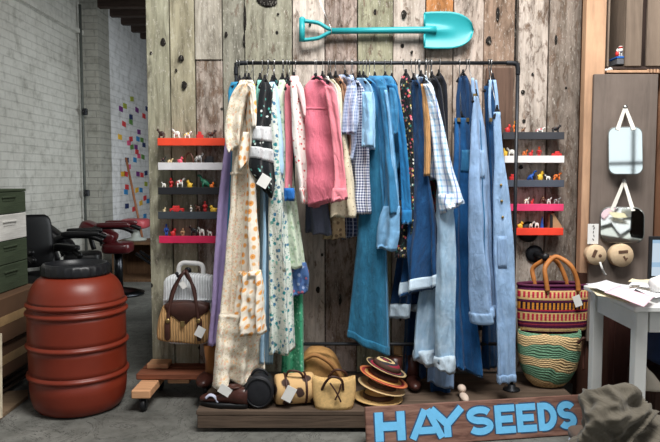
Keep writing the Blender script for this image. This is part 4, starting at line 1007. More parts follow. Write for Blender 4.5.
for side, cname, c, x0, x1, y0, y1, toys in SH:
    a, b = at(x0, y1, Yf), at(x1, y0, Yf)
    m = simple('painted_ledge_'+cname.replace(' ', '_'), c, .55, .1, 16, .1)
    t = thing('toy_ledge', ((a.x+b.x)/2, -.05, a.z), f'{cname} painted wooden toy ledge on the wall at the {side} end of the rack', 'shelf', f'toy ledges on the {side}')
    k = MB(); k.box(((a.x+b.x)/2, Yf+.006, (a.z+b.z)/2), (b.x-a.x, .012, b.z-a.z), bev=.0015); k.build('front_lip', m, t)
    zfl = b.z-.012
    k = MB(); k.box(((a.x+b.x)/2, -.047, zfl-.006), (b.x-a.x, .072, .012), bev=.001); k.build('shelf_board', m, t)
    for i, (px, pw, ph, kind, c1, c2) in enumerate(toys):
        Yt = -.052; w = pw*.0056; h = ph*.0058+.012
        p = at(px, y0, Yt); p.z = zfl+.0005
        M = rot('Z', rnd.choice([0, 0, 180, 15, -20, 165])) if kind != 'tent' else Matrix.Identity(3)
        k = MB(); KIND[kind](k, p, w, h, RGB(c1), RGB(c2), M)
        cc = c1 if c1 == c2 else (f'{c1} and {c2}' if kind in ('cow', 'dog', 'tent', 'arch', 'bear') else c1)
        nb = '' 
        noun = {'figure': 'toy standing figure', 'block': 'toy block truck', 'arch': 'toy arch', 'cone': 'cone shaped toy', 'tent': 'folded toy wedge'}.get(kind, 'toy '+kind)
        pos = 'leftmost' if i == 0 else ('rightmost' if i == len(toys)-1 else ['', 'second from the left', 'third from the left', 'fourth from the left', 'fifth from the left'][i])
        nm = {'figure': 'toy_figure', 'block': 'toy_block', 'arch': 'toy_arch', 'cone': 'toy_cone', 'tent': 'toy_wedge'}.get(kind, 'toy_'+kind)
        o = k.build(nm, M_paint)
        lo = min((o.matrix_basis @ v.co).z for v in o.data.vertices)
        o.location.z += zfl+.0008-lo
        tag(o, f'{cc} {noun}, {pos} on the {cname} {side} ledge', 'toy', f'toys on the {side} ledges')

# ================================================================== LEFT WALL BAGS
def hook(px, py, label, y1=-.3):
    p = at(px, py, -.03)
    t = thing('wall_hook', (p.x, 0, p.z), label, 'hook')
    k = MB(); k.lathe([(.02, 0), (.02, .006), (.008, .01)], (p.x, -.004, p.z), 14, rot('X', 90)); k.build('base_plate', M_iron, t)
    k = MB(); k.tube([(p.x, -.012, p.z), (p.x, y1, p.z+.004), (p.x, y1-.01, p.z+.02)], .006, 8); k.ell((p.x, y1-.01, p.z+.022), (.01, .01, .01)); k.build('peg', M_iron, t)
    return p
hp = hook(187, 271, 'dark peg on the plank wall from which the wicker bags hang', -.26)
# white wicker suitcase
Yc = -.1
m_wick = cloth('x', C(1, 1, 1)) if False else None
def wicker(name, c, s=60, dark=.55):
    k = N(name); o = k.coord()
    wv = k.n('ShaderNodeTexWave', wave_type='BANDS', bands_direction='X'); k.set(wv.inputs[0], o); wv.inputs['Scale'].default_value = s*.35; wv.inputs['Distortion'].default_value = 1
    w2 = k.n('ShaderNodeTexWave', wave_type='BANDS', bands_direction='Z'); k.set(w2.inputs[0], o); w2.inputs['Scale'].default_value = s; w2.inputs['Distortion'].default_value = 1.5
    f = k.math('ADD', k.math('MULTIPLY', wv.outputs['Fac'], .6), k.math('MULTIPLY', w2.outputs['Fac'], .4))
    f = k.math('ADD', f, k.math('MULTIPLY', k.math('SUBTRACT', k.noise(o, 40, 3), .5), .5))
    col = k.ramp(f, [(.15, sc(c, dark)), (.55, c), (.9, sc(c, 1.2))]); k.bump(f, .7, .006)
    return k.done(col, .75, spec=.3)
m_ww = wicker('white_wicker', C(226, 230, 232), 60, .75); m_tw = wicker('honey_wicker', C(204, 160, 108))
def roundbox(k, outline, Ya, Yb, edge=.01, n=3):
    """solid whose front outline is pixel polygon 'outline' at mid depth, with soft edges, from depth Ya (back) to Yb (front)"""
    Ym = (Ya+Yb)/2; pts = [at(x, y, Yb) for x, y in outline]; c = sum(pts, Vector())/len(pts)
    rs = []
    for y, e in ((Ya, edge), (Ya-edge*.6, edge*.2), (Ya-edge*1.5, 0), (Yb+edge*1.5, 0), (Yb+edge*.6, edge*.25), (Yb, edge*1.1)):
        r = []
        for p in pts:
            d = (p-c); L = math.hypot(d.x, d.z); s = (L-e)/L
            r.append(Vector((c.x+d.x*s, y, c.z+d.z*s)))
        rs.append(r)
    return k.rings(rs)
def outline(pts, n=6): 
    q = spline([(x, y, 0) for x, y in pts+[pts[0]]], n)[:-1]
    return [(p.x, p.y) for p in q]
p = at(187, 344, -.1)
t = thing('wicker_suitcase', (p.x, -.1, p.z), 'white wicker suitcase bag hanging on the wall behind the honey wicker handbag', 'bag')
k = MB(); roundbox(k, outline([(163, 282), (168, 277), (187, 275), (207, 277), (212, 283), (213, 320), (210, 342), (187, 345), (166, 342), (162, 320)]), -.045, -.16, .014); k.build('body', m_ww, t)
k = MB(); k.tube(spline([at(179, 277, -.1), at(179, 267, -.1), at(183, 263, -.1), at(191, 263, -.1), at(200, 264, -.1), at(203, 268, -.1), at(203, 277, -.1)], 5), .013, 10); k.build('handle', simple('white_handle', C(214, 214, 212), .5, .05, 20, .05), t)
k = MB(); k.tube([at(163.5, 300, -.165), at(211.5, 300, -.165)], .006, 6); k.build('lid_seam', m_ww, t)
# honey wicker handbag
p = at(181, 345, -.2)
t = thing('wicker_handbag', (p.x, -.2, p.z), 'honey coloured wicker handbag with dark leather flap and long straps hanging on the wall', 'bag')
k = MB(); roundbox(k, outline([(161, 308), (166, 304), (181, 303), (198, 304), (206, 309), (210, 326), (208, 340), (200, 345), (181, 344), (162, 342), (156, 338), (157, 322)]), -.172, -.255, .016); k.build('body', m_tw, t)
k = MB(); roundbox(k, [(163.5, 305), (169, 303), (181, 302.5), (198, 303.5), (207, 306), (207.5, 312), (201, 316), (193, 318), (186, 324.5), (182, 324.5), (173, 317), (166, 313)], -.17, -.263, .008); fl = k.build('flap', M_leather, t)
k = MB(); k.box(at(182.5, 324, -.266), (.022, .008, .03), bev=.003); k.build('clasp', M_btn, fl)
for (xa, xb) in ((167, 183), (199, 187)):
    k = MB(); pts = spline([at(xa, 340 if xa < 170 else 341, -.264), at(xa+(.5 if xa < 180 else -.5), 325, -.268), at(xa+(3 if xa < 180 else -2.5), 305, -.262), at((xa*.4+xb*.6), 284, -.24), at(xb, 273, -.23), at(185.5, 270.5, -.215)], 6)
    k.tube(pts, .009, 8, flat=.5); s_ = k.build('strap', M_leather, t)
    k = MB(); pts = spline([at(xa+(2 if xa < 180 else -3), 304, -.18), at(xa*.6+xb*.4, 288, -.19), at(xb-1, 275, -.2), at(186, 270.5, -.21)], 6); k.tube(pts, .008, 8, flat=.5); k.build('strap', M_leather, t)
    k = MB(); k.lathe([(.004, 0), (.013, 0), (.013, .004), (.004, .004)], at(xa+(.5 if xa < 180 else -.5), 321, -.272), 14, rot('X', 90)); k.build('buckle', M_btn, s_)
    k = MB(); roundbox(k, outline([(xa-2.5, 322), (xa, 319), (xa+2.5, 322), (xa+2.5, 338), (xa, 341), (xa-2.5, 338)], 3), -.25, -.272, .004); k.build('strap_tab', M_leather, t)
k = MB(); k.box(at(200, 332, -.285), (.046, .003, .056), rot('Y', 28)); k.build('price_tag', M_tag, t)
k = MB(); k.box(at(183, 285, -.262), (.03, .003, .04), rot('Y', -35)); k.build('price_tag', M_tag, t)

# ================================================================== RIGHT WALL BASKETS
p = at(535, 254, -.02)
t = thing('coat_hook', (p.x, 0, p.z), 'black iron coat knob on the plank wall holding the striped basket', 'knob')
k = MB(); k.lathe([(.05, 0), (.05, .008), (.03, .016)], (p.x, -.006, p.z), 24, rot('X', 90)); k.build('base_plate', M_iron, t)
k = MB(); k.tube([(p.x, -.02, p.z), (p.x, -.2, p.z+.005)], .012, 10); k.ell((p.x, -.2, p.z+.005), (.022, .016, .022), 14, 10); k.build('knob', M_black, t)
p2 = at(529, 232, -.03)
k = MB(); k.lathe([(.055, 0), (.06, .01), (.045, .025), (.02, .03)], (p2.x, -.006, p2.z), 24, rot('X', 90))
tag(k.build('iron_cap', M_black), 'round black iron cap on the plank wall beneath the orange red ledge', 'cap')
def stripes_mat(name, zt, zb):
    k = N(name); o = k.coord(); sp = k.n('ShaderNodeSeparateXYZ'); k.set(sp.inputs[0], o)
    v = k.math('DIVIDE', k.math('SUBTRACT', sp.outputs[2], zb), zt-zb)   # 0 bottom, 1 top
    ang = k.math('ARCTAN2', sp.outputs[1], sp.outputs[0])
    u = k.math('FRACT', k.math('MULTIPLY', sp.outputs[0], 46)); dash = k.math('LESS_THAN', u, .52)
    P, CR, RD, OR, BK = C(84, 26, 62), C(214, 178, 120), C(184, 44, 66), C(214, 140, 50), C(40, 20, 40)
    base = k.ramp(v, [(0, P), (.05, CR), (.11, P), (.17, C(150, 50, 70)), (.2, P), (.25, CR), (.43, P), (.47, RD), (.5, BK), (.66, P), (.7, CR), (.72, CR), (.90, P), (.94, C(90, 30, 80)), (1, P)], 'CONSTANT')
    dz = k.ramp(v, [(0, (0, 0, 0, 1)), (.27, (1, 1, 1, 1)), (.41, (0, 0, 0, 1)), (.5, (1, 1, 1, 1)), (.64, (0, 0, 0, 1)), (.74, (1, 1, 1, 1)), (.87, (0, 0, 0, 1))], 'CONSTANT')
    dc = k.ramp(v, [(0, RD), (.45, OR), (.68, RD)], 'CONSTANT')
    col = k.mix(k.math('MULTIPLY', dz, dash), base, dc)
    col = k.mix(1, col, k.ramp(k.noise(o, 60, 3), [(.2, (.75, .75, .75, 1)), (.8, (1.15, 1.15, 1.15, 1))]), 'MULTIPLY')
    k.bump(k.math('ADD', k.math('SINE', k.math('MULTIPLY', sp.outputs[2], 700)), k.math('SINE', k.math('MULTIPLY', sp.outputs[0], 290))), .3, .003)
    return k.done(col, .8, spec=.2)
Yb_ = -.2
zt, zb = at(553, 284, Yb_).z, at(553, 331, Yb_).z
cx = at(553, 300, Yb_).x
t = thing('striped_basket', (cx, Yb_, zb), 'purple, red and cream striped woven basket with two tan leather handles hung on the wall', 'basket')
k = MB(); n = 44
prof = [(.001, 0), (.6, .0), (.9, .005), (.955, .05), (.985, .3), (1.0, .7), (1.0, 1.0), (.975, 1.0), (.95, .7), (.9, .1), (.001, .08)]
k.lathe([(r*.196, zb+z*(zt-zb)) for r, z in prof], (cx, Yb_, 0), n, sy=.34); k.build('basket_body', stripes_mat('striped_weave', (zt-zb), 0), t)
k = MB(); k.tube([(cx+.195*math.cos(2*PI*i/40), Yb_+.066*math.sin(2*PI*i/40), zt) for i in range(41)], .008, 8, cap=False); k.build('rim', simple('plum_binding', C(86, 26, 60), .7, .2, 80, .3), t)
for (x0, x1, top, Y, xm) in ((546, 577, 257.5, Yb_-.07, 555), (534, 566, 258.5, Yb_+.06, 549)):
    k = MB(); k.tube(spline([at(x0+1.5, 291, Y), at(x0, 280, Y), at(x0-1, 268, Y+.01), at(xm-3, top+1, (Y+Yb_)/2), at(xm+4, top, (Y+Yb_)/2), at(x1-6, 266, Y), at(x1, 280, Y), at(x1+1.5, 291, Y)], 6), .013, 10); k.build('handle', M_tan, t)
k = MB(); k.box(at(577.5, 301, -.275), (.04, .003, .06), rot('Y', -20)); k.build('price_tag', M_tag, t)
# cord from knob
# round green striped basket, leaning on the wall on the platform
k = N('straw_with_green_bands'); o = k.coord(); sp = k.n('ShaderNodeSeparateXYZ'); k.set(sp.inputs[0], o)
wob = k.noise(o, 5, 2)
v = k.math('ADD', k.math('ADD', sp.outputs[2], k.math('MULTIPLY', sp.outputs[0], .12)), k.math('MULTIPLY', wob, .12))
G1, ST = C(112, 154, 124), C(214, 184, 136)
vv = k.math('DIVIDE', v, .36)
col = k.ramp(vv, [(0, ST), (.3, G1), (.46, ST), (.62, G1), (.8, ST), (.97, G1)], 'CONSTANT')
ck = k.n('ShaderNodeTexChecker'); k.set(ck.inputs[0], k.coord(scale=(1, 1, 1.3))); ck.inputs['Scale'].default_value = 90
ck.inputs[1].default_value = (.8, .8, .8, 1); ck.inputs[2].default_value = (1.15, 1.15, 1.15, 1)
col = k.mix(1, col, ck.outputs[0], 'MULTIPLY')
col = k.mix(1, col, k.ramp(k.noise(o, 12, 4), [(.2, (.7, .7, .7, 1)), (.8, (1.15, 1.15, 1.15, 1))]), 'MULTIPLY')
k.bump(k.math('SINE', k.math('MULTIPLY', v, 520)), .5, .004); m_gb = k.done(col, .8, spec=.2)
Yg = -.26; zb2 = PZ+.002; zt2 = at(548, 330, Yg).z; cxg = at(549, 350, Yg).x
t = thing('round_basket', (cxg, Yg, zb2), 'round straw basket with green woven bands under the striped basket', 'basket')
k = MB(); H = zt2-zb2
pr_ = [(.001, .0), (.35, .0), (.5, .03), (.7, .14), (.88, .34), (.98, .6), (1.0, .85), (.97, 1.0), (.94, 1.0), (.95, .6), (.7, .2), (.001, .05)]
k.lathe([(r*.172, zb2+z*H) for r, z in pr_], (cxg, Yg, 0), 44, sy=.6); k.build('basket_body', m_gb, t)
k = MB(); k.tube(spline([(cxg+.12, Yg-.085, zt2-.05), (cxg+.15, Yg-.1, zt2-.02), (cxg+.165, Yg-.06, zt2-.1), (cxg+.16, Yg-.07, zt2-.2)], 6), .008, 8); k.build('handle', M_leather, t)

# ================================================================== THINGS ON THE PLATFORM
Yp = -.42
def ground(o_z=PZ+.001): return o_z
# brown shoes
def shoe(px, py, Y, yaw, mat, label, L=.26):
    b = at(px, py, Y); x, y, z = b.x, Y, PZ+.001
    t = thing('shoe', (x, y, z), label, 'shoe', 'leather shoes on the platform'); Q = rot('Z', yaw)
    rs = []; n = 14
    for i in range(13):
        u = i/12; w = .045*(1-.25*math.sin(PI*u*1.1))*(min(1, .55+u*3) if u < .2 else 1)*(math.sqrt(max(.02, 1-((u-.8)/.2)**2)) if u > .8 else 1)
        hh = .085-.045*min(1, max(0, (u-.25)/.35)) - (.02*((u-.75)/.25)**2 if u > .75 else 0)
        rs.append([Vector((x, y, z))+Q @ Vector((-L/2+u*L, w*math.cos(2*PI*j/n), .018+max(0, hh*(.5+.5*math.sin(2*PI*j/n))))) for j in range(n)])
    k = MB(); k.rings(rs); k.build('upper', mat, t)
    k = MB(); o_ = []
    for i in range(24):
        a = 2*PI*i/24; r = Vector((L/2*math.cos(a)*1.02, .043*math.sin(a)*(1.1 if math.cos(a) > 0 else .85), 0)); o_.append(r)
    k.rings([[Vector((x, y, z+h_))+Q @ p for p in o_] for h_ in (0, .018, .022)]); k.build('sole', M_black, t)
    k = MB(); p = Vector((x, y, z))+Q @ Vector((-L*.22, 0, .105)); k.lathe([(.036, -.006), (.038, .002), (.03, .0), (.02, -.02)], p, 16, Q, sy=.85); k.build('collar', mat, t)
    return t
m_shoe = simple('dark_brown_polished_leather', C(66, 36, 30), .35, .25, 20, .1)
shoe(224, 402, -.56, 165, m_shoe, 'dark brown leather shoe at the left end of the platform, nearest the viewer')
shoe(240, 397, -.42, 160, m_shoe, 'dark brown leather shoe behind another at the left end of the platform')
k = MB(); p = at(214, 398, -.47)
k.tube(spline([at(206, 398, -.575), at(210, 395, -.575), at(215, 397, -.575), at(218, 402, -.575)], 5), .014, 8, flat=.5)
o = k.build('shoe_ribbon', simple('pale_lilac_ribbon', C(186, 190, 210), .7, .1, 30, .1)); tag(o, 'pale lilac ribbon tied over the toe of the left brown shoe', 'ribbon')
k = MB(); k.box(at(225, 390.5, -.6), (.062, .003, .045), rot('Y', 32)); tag(k.build('price_tag', M_tag), 'white card price tag on top of the brown shoes', 'tag')
# tall striped boot standing at the left end
b = at(213, 385, -.2); t = thing('boot', (b.x, -.2, PZ), 'tall tan and brown boot standing behind the cream maxi dress hem', 'boot')
zt_ = at(215, 345, -.2).z
k = MB(); k.tube([(b.x, -.2, PZ+.03), (b.x, -.2, PZ+.12), (b.x+.005, -.2, zt_)], [.045, .04, .055], 14)
k.build('shaft', cloth('tan_brown_stripe', C(150, 100, 58), 'stripe', C(60, 36, 26), None, 20), t)
k = MB(); k.ell((b.x-.03, -.25, PZ+.036), (.05, .11, .034)); k.build('foot', m_shoe, t)
# round black bag
b = at(260, 410, -.55); r_ = .082
t = thing('round_bag', (b.x, -.55, PZ), 'round black drum shaped bag on the platform between shoes and spotted bag', 'bag')
k = MB(); k.lathe([(.02, -.055), (r_*.9, -.055), (r_*.98, -.05), (r_, -.04), (r_, .04), (r_*.98, .05), (r_*.9, .055), (.02, .055)], (b.x, -.55, PZ+r_+.001), 36, rot('X', 90) , sx=.9); k.build('body', simple('black_grained_leather', C(26, 27, 32), .55, .2, 60, .3), t)
k = MB(); k.tube([(b.x+r_*.86*.9*math.cos(2*PI*i/32), -.607, PZ+r_+r_*.86*math.sin(2*PI*i/32)) for i in range(33)], .004, 6, cap=False); k.build('piping', M_black, t)
k = MB(); k.tube(arc((b.x, -.55, PZ+2*r_-.02), .04, 10, 170, 10, X3, Z3*1.0), .007, 8); k.build('handle', M_black, t)
# spotted bag
b = at(294, 404, -.52); t = thing('spotted_bag', (b.x, -.52, PZ), 'tan hide duffel bag with dark brown spots and hanging white tag', 'bag')
k_ = N('spotted_hide'); d_, c_ = k_.vor(k_.coord(loc=(.3, .2, .1)), 13); dd_ = k_.math('ADD', d_, k_.math('MULTIPLY', k_.noise(k_.coord(), 24, 3), .3))
m_spot = k_.done(k_.mix(k_.mask(dd_, .56, .5), C(206, 168, 116), C(58, 36, 28)), .8)
rr = .076
Q = rot('Z', 12) @ rot('Y', 90)
k = MB(); k.lathe([(.02, -.1), (rr*.8, -.1), (rr*.96, -.092), (rr, -.075), (rr, .075), (rr*.96, .092), (rr*.8, .1), (.02, .1)], (b.x+.003, -.52, PZ+rr+.001), 30, Q); k.build('body', m_spot, t)
for s in (-.05, .05):
    k = MB(); k.tube([Vector((b.x+.003, -.52, PZ+rr+.001))+Q @ Vector(((rr+.002)*math.cos(2*PI*i/28), (rr+.002)*math.sin(2*PI*i/28), s)) for i in range(29)], .006, 6, cap=False, flat=.6); k.build('strap', M_leather, t)
k = MB(); k.tube(spline([(b.x-.04, -.55, PZ+.14), (b.x-.02, -.57, PZ+.18), (b.x+.03, -.57, PZ+.175), (b.x+.05, -.55, PZ+.14)], 6), .006, 8); k.build('handle', M_leather, t)
k = MB(); k.box(at(289, 394, -.615), (.05, .003, .075), rot('Y', 28)); k.build('price_tag', M_tag, t)
# straw tote with drawstring handles
b = at(334, 411, -.56); t = thing('straw_tote', (b.x, -.56, PZ), 'honey straw tote bag with knotted brown leather handles at the centre of the platform', 'bag')
zt_ = at(334, 378, -.56).z; rs = []
for i in range(9):
    u = i/8; z = PZ+.001+(zt_-PZ)*u; a = .094+.008*math.sin(PI*u)+.012*u; bb = .062*(1-.45*u)
    rs.append([Vector((b.x+math.copysign(abs(math.cos(2*PI*j/36))**.6, math.cos(2*PI*j/36))*a, -.56+math.copysign(abs(math.sin(2*PI*j/36))**.6, math.sin(2*PI*j/36))*bb, z+(.010*math.cos(4*PI*j/36)*u if i == 8 else 0))) for j in range(36)])
inner = [[p.lerp(Vector((b.x, -.56, p.z)), .08)-Vector((0, 0, .0 if q == 0 else .08)) for p in rs[-1]] for q in range(2)]
k = MB(); k.rings(rs+inner); k.build('body', M_straw, t)
for off_, yy in ((-.01, -.62), (.012, -.505)):
    k = MB(); k.tube(spline([(b.x-.05+off_, yy+.02, zt_-.045), (b.x-.03+off_, yy, zt_+.0), (b.x+.0+off_, yy-.01, zt_+.028), (b.x+.045+off_, yy, zt_+.01), (b.x+.055+off_, yy+.015, zt_-.045)], 6), .0065, 8); k.build('handle', M_leather, t)
for px in ((330, 383, 341, 402), (341, 384, 335, 400)):
    k = MB(); k.tube(spline([at(px[0], px[1], -.625), at((px[0]+px[2])/2+1, (px[1]+px[3])/2, -.632), at(px[2], px[3], -.63)], 6), .004, 6); k.build('tie', M_leather, t)
# slouchy straw hat-bag behind
b = at(322, 392, -.2); t = thing('slouch_bag', (b.x, -.2, PZ), 'slouchy tan straw bag leaning against the wall behind the honey tote', 'bag')
k = MB(); roundbox(k, outline([(303, 359), (310, 353), (322, 353), (334, 359), (342, 375), (348, 392), (344, 405), (322, 407), (302, 405), (300, 385)]), -.12, -.3, .03); k.build('body', simple('tan_raffia', C(180, 136, 82), .8, .25, 40, .5), t)
k = MB(); k.tube(spline([at(303, 360, -.31), at(315, 355, -.33), at(330, 363, -.33), at(341, 378, -.31)], 6), .012, 8); k.build('rolled_edge', simple('dark_tan_raffia', C(156, 112, 66), .8, .2, 40, .4), t)
# hats
def hat(c, M, rb, rc, hc, mat, band_mat, label, stripe=None):
    t = thing('straw_hat', c, label, 'hat', 'pile of hats')
    k = MB(); k.lathe([(rc, .006), (rb*.8, .0), (rb, .006), (rb+.002, .010), (rb*.8, .006), (rc, .012)], c, 36, M, cap=False); b_ = k.build('brim', stripe or mat, t)
    k = MB(); k.lathe([(rc+.002, .006), (rc, .02), (rc*.9, hc*.8), (rc*.7, hc), (.001, hc*.94)], c, 30, M); k.build('crown', mat, t)
    k = MB(); k.lathe([(rc+.002, .01), (rc+.006, .012), (rc+.001, .034), (rc-.002, .035)], c, 30, M, cap=False); k.build('hat_band', band_mat, t)
hb = at(382, 407, -.48).x
m_st2 = simple('pale_straw', C(214, 184, 136), .8, .2, 60, .4); m_dst = simple('dark_straw', C(70, 48, 36), .8, .25, 60, .4)
def ringmat(name, cols):
    k = N(name); sp = k.n('ShaderNodeSeparateXYZ'); o = k.coord(); k.set(sp.inputs[0], o)
    r = k.math('SQRT', k.math('ADD', k.math('MULTIPLY', sp.outputs[0], sp.outputs[0]), k.math('MULTIPLY', sp.outputs[1], sp.outputs[1])))
    f = k.math('FRACT', k.math('MULTIPLY', r, 16)); n = len(cols)
    return k.done(k.ramp(f, [(i/n, c) for i, c in enumerate(cols)], 'CONSTANT'), .8)
m_hs1 = ringmat('orange_red_stripe_straw', [C(190, 80, 50), C(214, 160, 90), C(150, 44, 44), C(206, 120, 70)])
m_hs2 = ringmat('dark_red_stripe_straw', [C(140, 30, 50), C(50, 34, 36), C(206, 180, 130), C(40, 36, 44)])
hat((hb-.02, -.48, PZ+.008), rot('Y', 3), .124, .075, .05, M_straw, M_leather, 'natural straw hat at the bottom of the hat pile')
hat((hb-.005, -.48, PZ+.066), rot('Y', 15), .122, .07, .04, m_st2, m_dst, 'pale cream straw hat with dark band, second from the bottom of the pile')
hat((hb+.005, -.47, PZ+.112), rot('Y', 20), .128, .072, .046, m_dst, M_leather, 'orange and red striped hat in the middle of the pile', m_hs1)
hat((hb+.02, -.46, PZ+.158), rot('Y', 22), .108, .07, .045, m_hs2, m_dst, 'dark red and cream striped hat on top of the pile', m_hs2)
# two wooden shoe trees / blocks seen behind the hats
xb = at(398, 360, -.2)
m_blk = wood('pale_block_wood', C(176, 138, 98))
z_ = [at(398, y, -.2).z for y in (345, 353.5, 363)]
zz_ = z_[2]
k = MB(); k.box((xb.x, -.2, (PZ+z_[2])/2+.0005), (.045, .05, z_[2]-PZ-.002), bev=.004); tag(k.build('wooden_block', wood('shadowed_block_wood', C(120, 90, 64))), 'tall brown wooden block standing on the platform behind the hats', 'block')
k = MB(); k.box((xb.x+.002, -.2, (z_[1]+z_[2])/2), (.042, .05, z_[1]-z_[2]-.003), bev=.004); tag(k.build('wooden_block', m_blk), 'small pale wooden block in the middle of the little stack behind the hats', 'block')
k = MB(); k.box((xb.x-.002, -.2, (z_[0]+z_[1])/2), (.042, .05, z_[0]-z_[1]-.003), bev=.004); tag(k.build('wooden_block', m_blk), 'small pale wooden block topping the little stack behind the hats', 'block')
# dark boots and heels under the denim
for px, Y, lab in ((395, -.3, 'dark brown ankle boot beneath the navy denim, next to the hats'), (412, -.24, 'dark brown ankle boot under the pale rolled jeans')):
    b = at(px, 395, Y); t = thing('ankle_boot', (b.x, Y, PZ), lab, 'boot', 'boots at the back of the platform')
    k = MB(); k.tube([(b.x, Y, PZ+.03), (b.x, Y+.01, PZ+.1), (b.x, Y+.01, PZ+.17)], [.042, .036, .04], 14); k.build('shaft', m_shoe, t)
    k = MB(); k.ell((b.x, Y-.06, PZ+.034), (.04, .1, .032)); k.build('foot', m_shoe, t)
    k = MB(); k.box((b.x, Y+.02, PZ+.012), (.05, .05, .022), bev=.003); k.build('heel', M_black, t)
b = at(463, 391, -.46); t = thing('heeled_shoe', (b.x, -.46, PZ), 'pale heeled shoe standing alone on the platform under the navy overalls', 'shoe')
k = MB(); k.ell((b.x, -.49, PZ+.02), (.022, .06, .018)); k.ell((b.x, -.43, PZ+.045), (.022, .035, .02)); k.build('upper', simple('pale_suede', C(206, 186, 170), .8), t)
k = MB(); k.tube([(b.x, -.415, PZ+.001), (b.x, -.42, PZ+.05)], [.006, .014], 8); k.build('heel', simple('pale_heel', C(190, 170, 150), .6), t)
# ================================================================== SIGN
B0, B1 = atZ(367, 450), atZ(592, 434.5)
B0.z = B1.z = .004
ux = (B1-B0).normalized(); nb = Vector((-ux.y, ux.x, 0))        # away from the viewer
TL = R(14); uy = Z3*math.cos(TL)+nb*math.sin(TL); nf = ux.cross(uy).normalized()
if nf.y > 0: nf = -nf
def onplane(px, py):
    d = ray(px, py); o = camo.location
    t = (B0-o).dot(nf)/d.dot(nf); q = Vector(o)+d*t-B0
    return q.dot(ux), q.dot(uy)
hL, hR = onplane(366, 407.5), onplane(588, 394)
SW, SHT = (B1-B0).length, (hL[1]+hR[1])/2
t = thing('wooden_sign', B0+ux*SW/2, 'brown wooden sign board with pale blue painted letters leaning on the platform', 'sign')
k = MB(); M = Matrix((ux, -nf, uy)).transposed()
k.box(B0+ux*SW/2+uy*SHT/2-nf*.011, (SW, .022, SHT), M, bev=.003)
ks = N('sign_board_wood'); f = ks.noise(ks.coord(scale=(2, 20, 24)), 1.6, 6, .65, .6)
col = ks.ramp(f, [(.28, C(70, 46, 40)), (.5, C(126, 92, 80)), (.78, C(158, 124, 108))]); ks.bump(f, .3, .004)
k.build('board', ks.done(col, .75, spec=.25), t)
m_let = simple('pale_blue_sign_paint', C(112, 192, 238), .6, .08, 40, .15); m_ol = simple('dark_blue_sign_outline', C(44, 78, 112), .7, .15, 30, .1)
def stroke(k, pts, w, org, th):
    """ribbon of width w along a line of points, mitred at the corners"""
    n = len(pts); L, Rr = [], []
    P = [Vector((p[0], p[1])) for p in pts]
    for i, p in enumerate(P):
        d0 = (P[i]-P[i-1]).normalized() if i else (P[1]-P[0]).normalized()
        d1 = (P[i+1]-P[i]).normalized() if i < n-1 else d0
        tt = (d0+d1).normalized(); nn = Vector((-tt.y, tt.x)); m = w/2/max(.4, nn.dot(Vector((-d1.y, d1.x))))
        L.append(p+nn*m); Rr.append(p-nn*m)
    for i in range(n-1): k.prism([Rr[i], Rr[i+1], L[i+1], L[i]], org, ux, uy, th)
def letter(ch, x0, x1, y0, y1, lw):
    w, h = x1-x0, y1-y0; e = lw/2
    if ch == 'H': return [[(x0+e, y0), (x0+e, y1)], [(x1-e, y0), (x1-e, y1)], [(x0+e, (y0+y1)/2), (x1-e, (y0+y1)/2)]]
    if ch == 'A': return [[(x0+e*.8, y0), ((x0+x1)/2-e*.4, y1)], [(x1-e*.8, y0), ((x0+x1)/2+e*.4, y1)], [(x0+w*.26, y0+h*.28), (x1-w*.26, y0+h*.28)]]
    if ch == 'Y': return [[(x0+e*.8, y1), ((x0+x1)/2, y0+h*.45)], [(x1-e*.8, y1), ((x0+x1)/2, y0+h*.45)], [((x0+x1)/2, y0+h*.55), ((x0+x1)/2, y0)]]
    if ch == 'E': return [[(x0+e, y0), (x0+e, y1)], [(x0+e, y1-e), (x1, y1-e)], [(x0+e, (y0+y1)/2), (x1-w*.12, (y0+y1)/2)], [(x0+e, y0+e), (x1, y0+e)]]
    if ch == 'D':
        a = [(x0+w*.35+(w*.65-e)*math.cos(R(t_)), (y0+y1)/2+(h/2-e)*math.sin(R(t_))) for t_ in range(90, -91, -15)]
        return [[(x0+e, y0), (x0+e, y1)], [(x0+e, y1-e)]+a+[(x0+e, y0+e)]]
    if ch == 'S':
        r = (h-lw)/4; rx = w/2-e; cx = (x0+x1)/2; up = (y1-e-r); lo = y0+e+r
        a = [(cx+rx*math.cos(R(t_)), up+r*math.sin(R(t_))) for t_ in range(25, 271, 15)]
        b = [(cx+rx*math.cos(R(t_)), lo+r*math.sin(R(t_))) for t_ in range(90, -156, -15)]
        return [a+b]
LET = [('H', 375, 405), ('A', 409.5, 444), ('Y', 429, 465), ('S', 467, 493), ('E', 495, 515), ('E', 516.5, 536), ('D', 538, 556.5), ('S', 557.5, 576)]
v0 = onplane(390, 441)[1]; v1 = onplane(376, 412.5)[1]
names = {}
for ch, a, b in LET:
    fr = (a-375)/200; ym = 427-fr*12
    x0, x1 = onplane(a, ym)[0], onplane(b, ym)[0]
    lw = {'H': .038, 'A': .031, 'Y': .034}.get(ch, .031)
    k = MB()
    for s in letter(ch, x0, x1, v0, v1, lw): stroke(k, s, lw+.012, B0+nf*.0002, .0015)
    for i in range(len(k.f)): pass
    nout = len(k.f)
    k.m = 1; pts = letter(ch, x0, x1, v0, v1, lw)
    for j, s in enumerate(pts): stroke(k, s, lw, B0+nf*(.0004+.0002*j), .0022)
    k.build('letter', [m_ol, m_let], t)['label'] = f'pale blue letter {ch}'

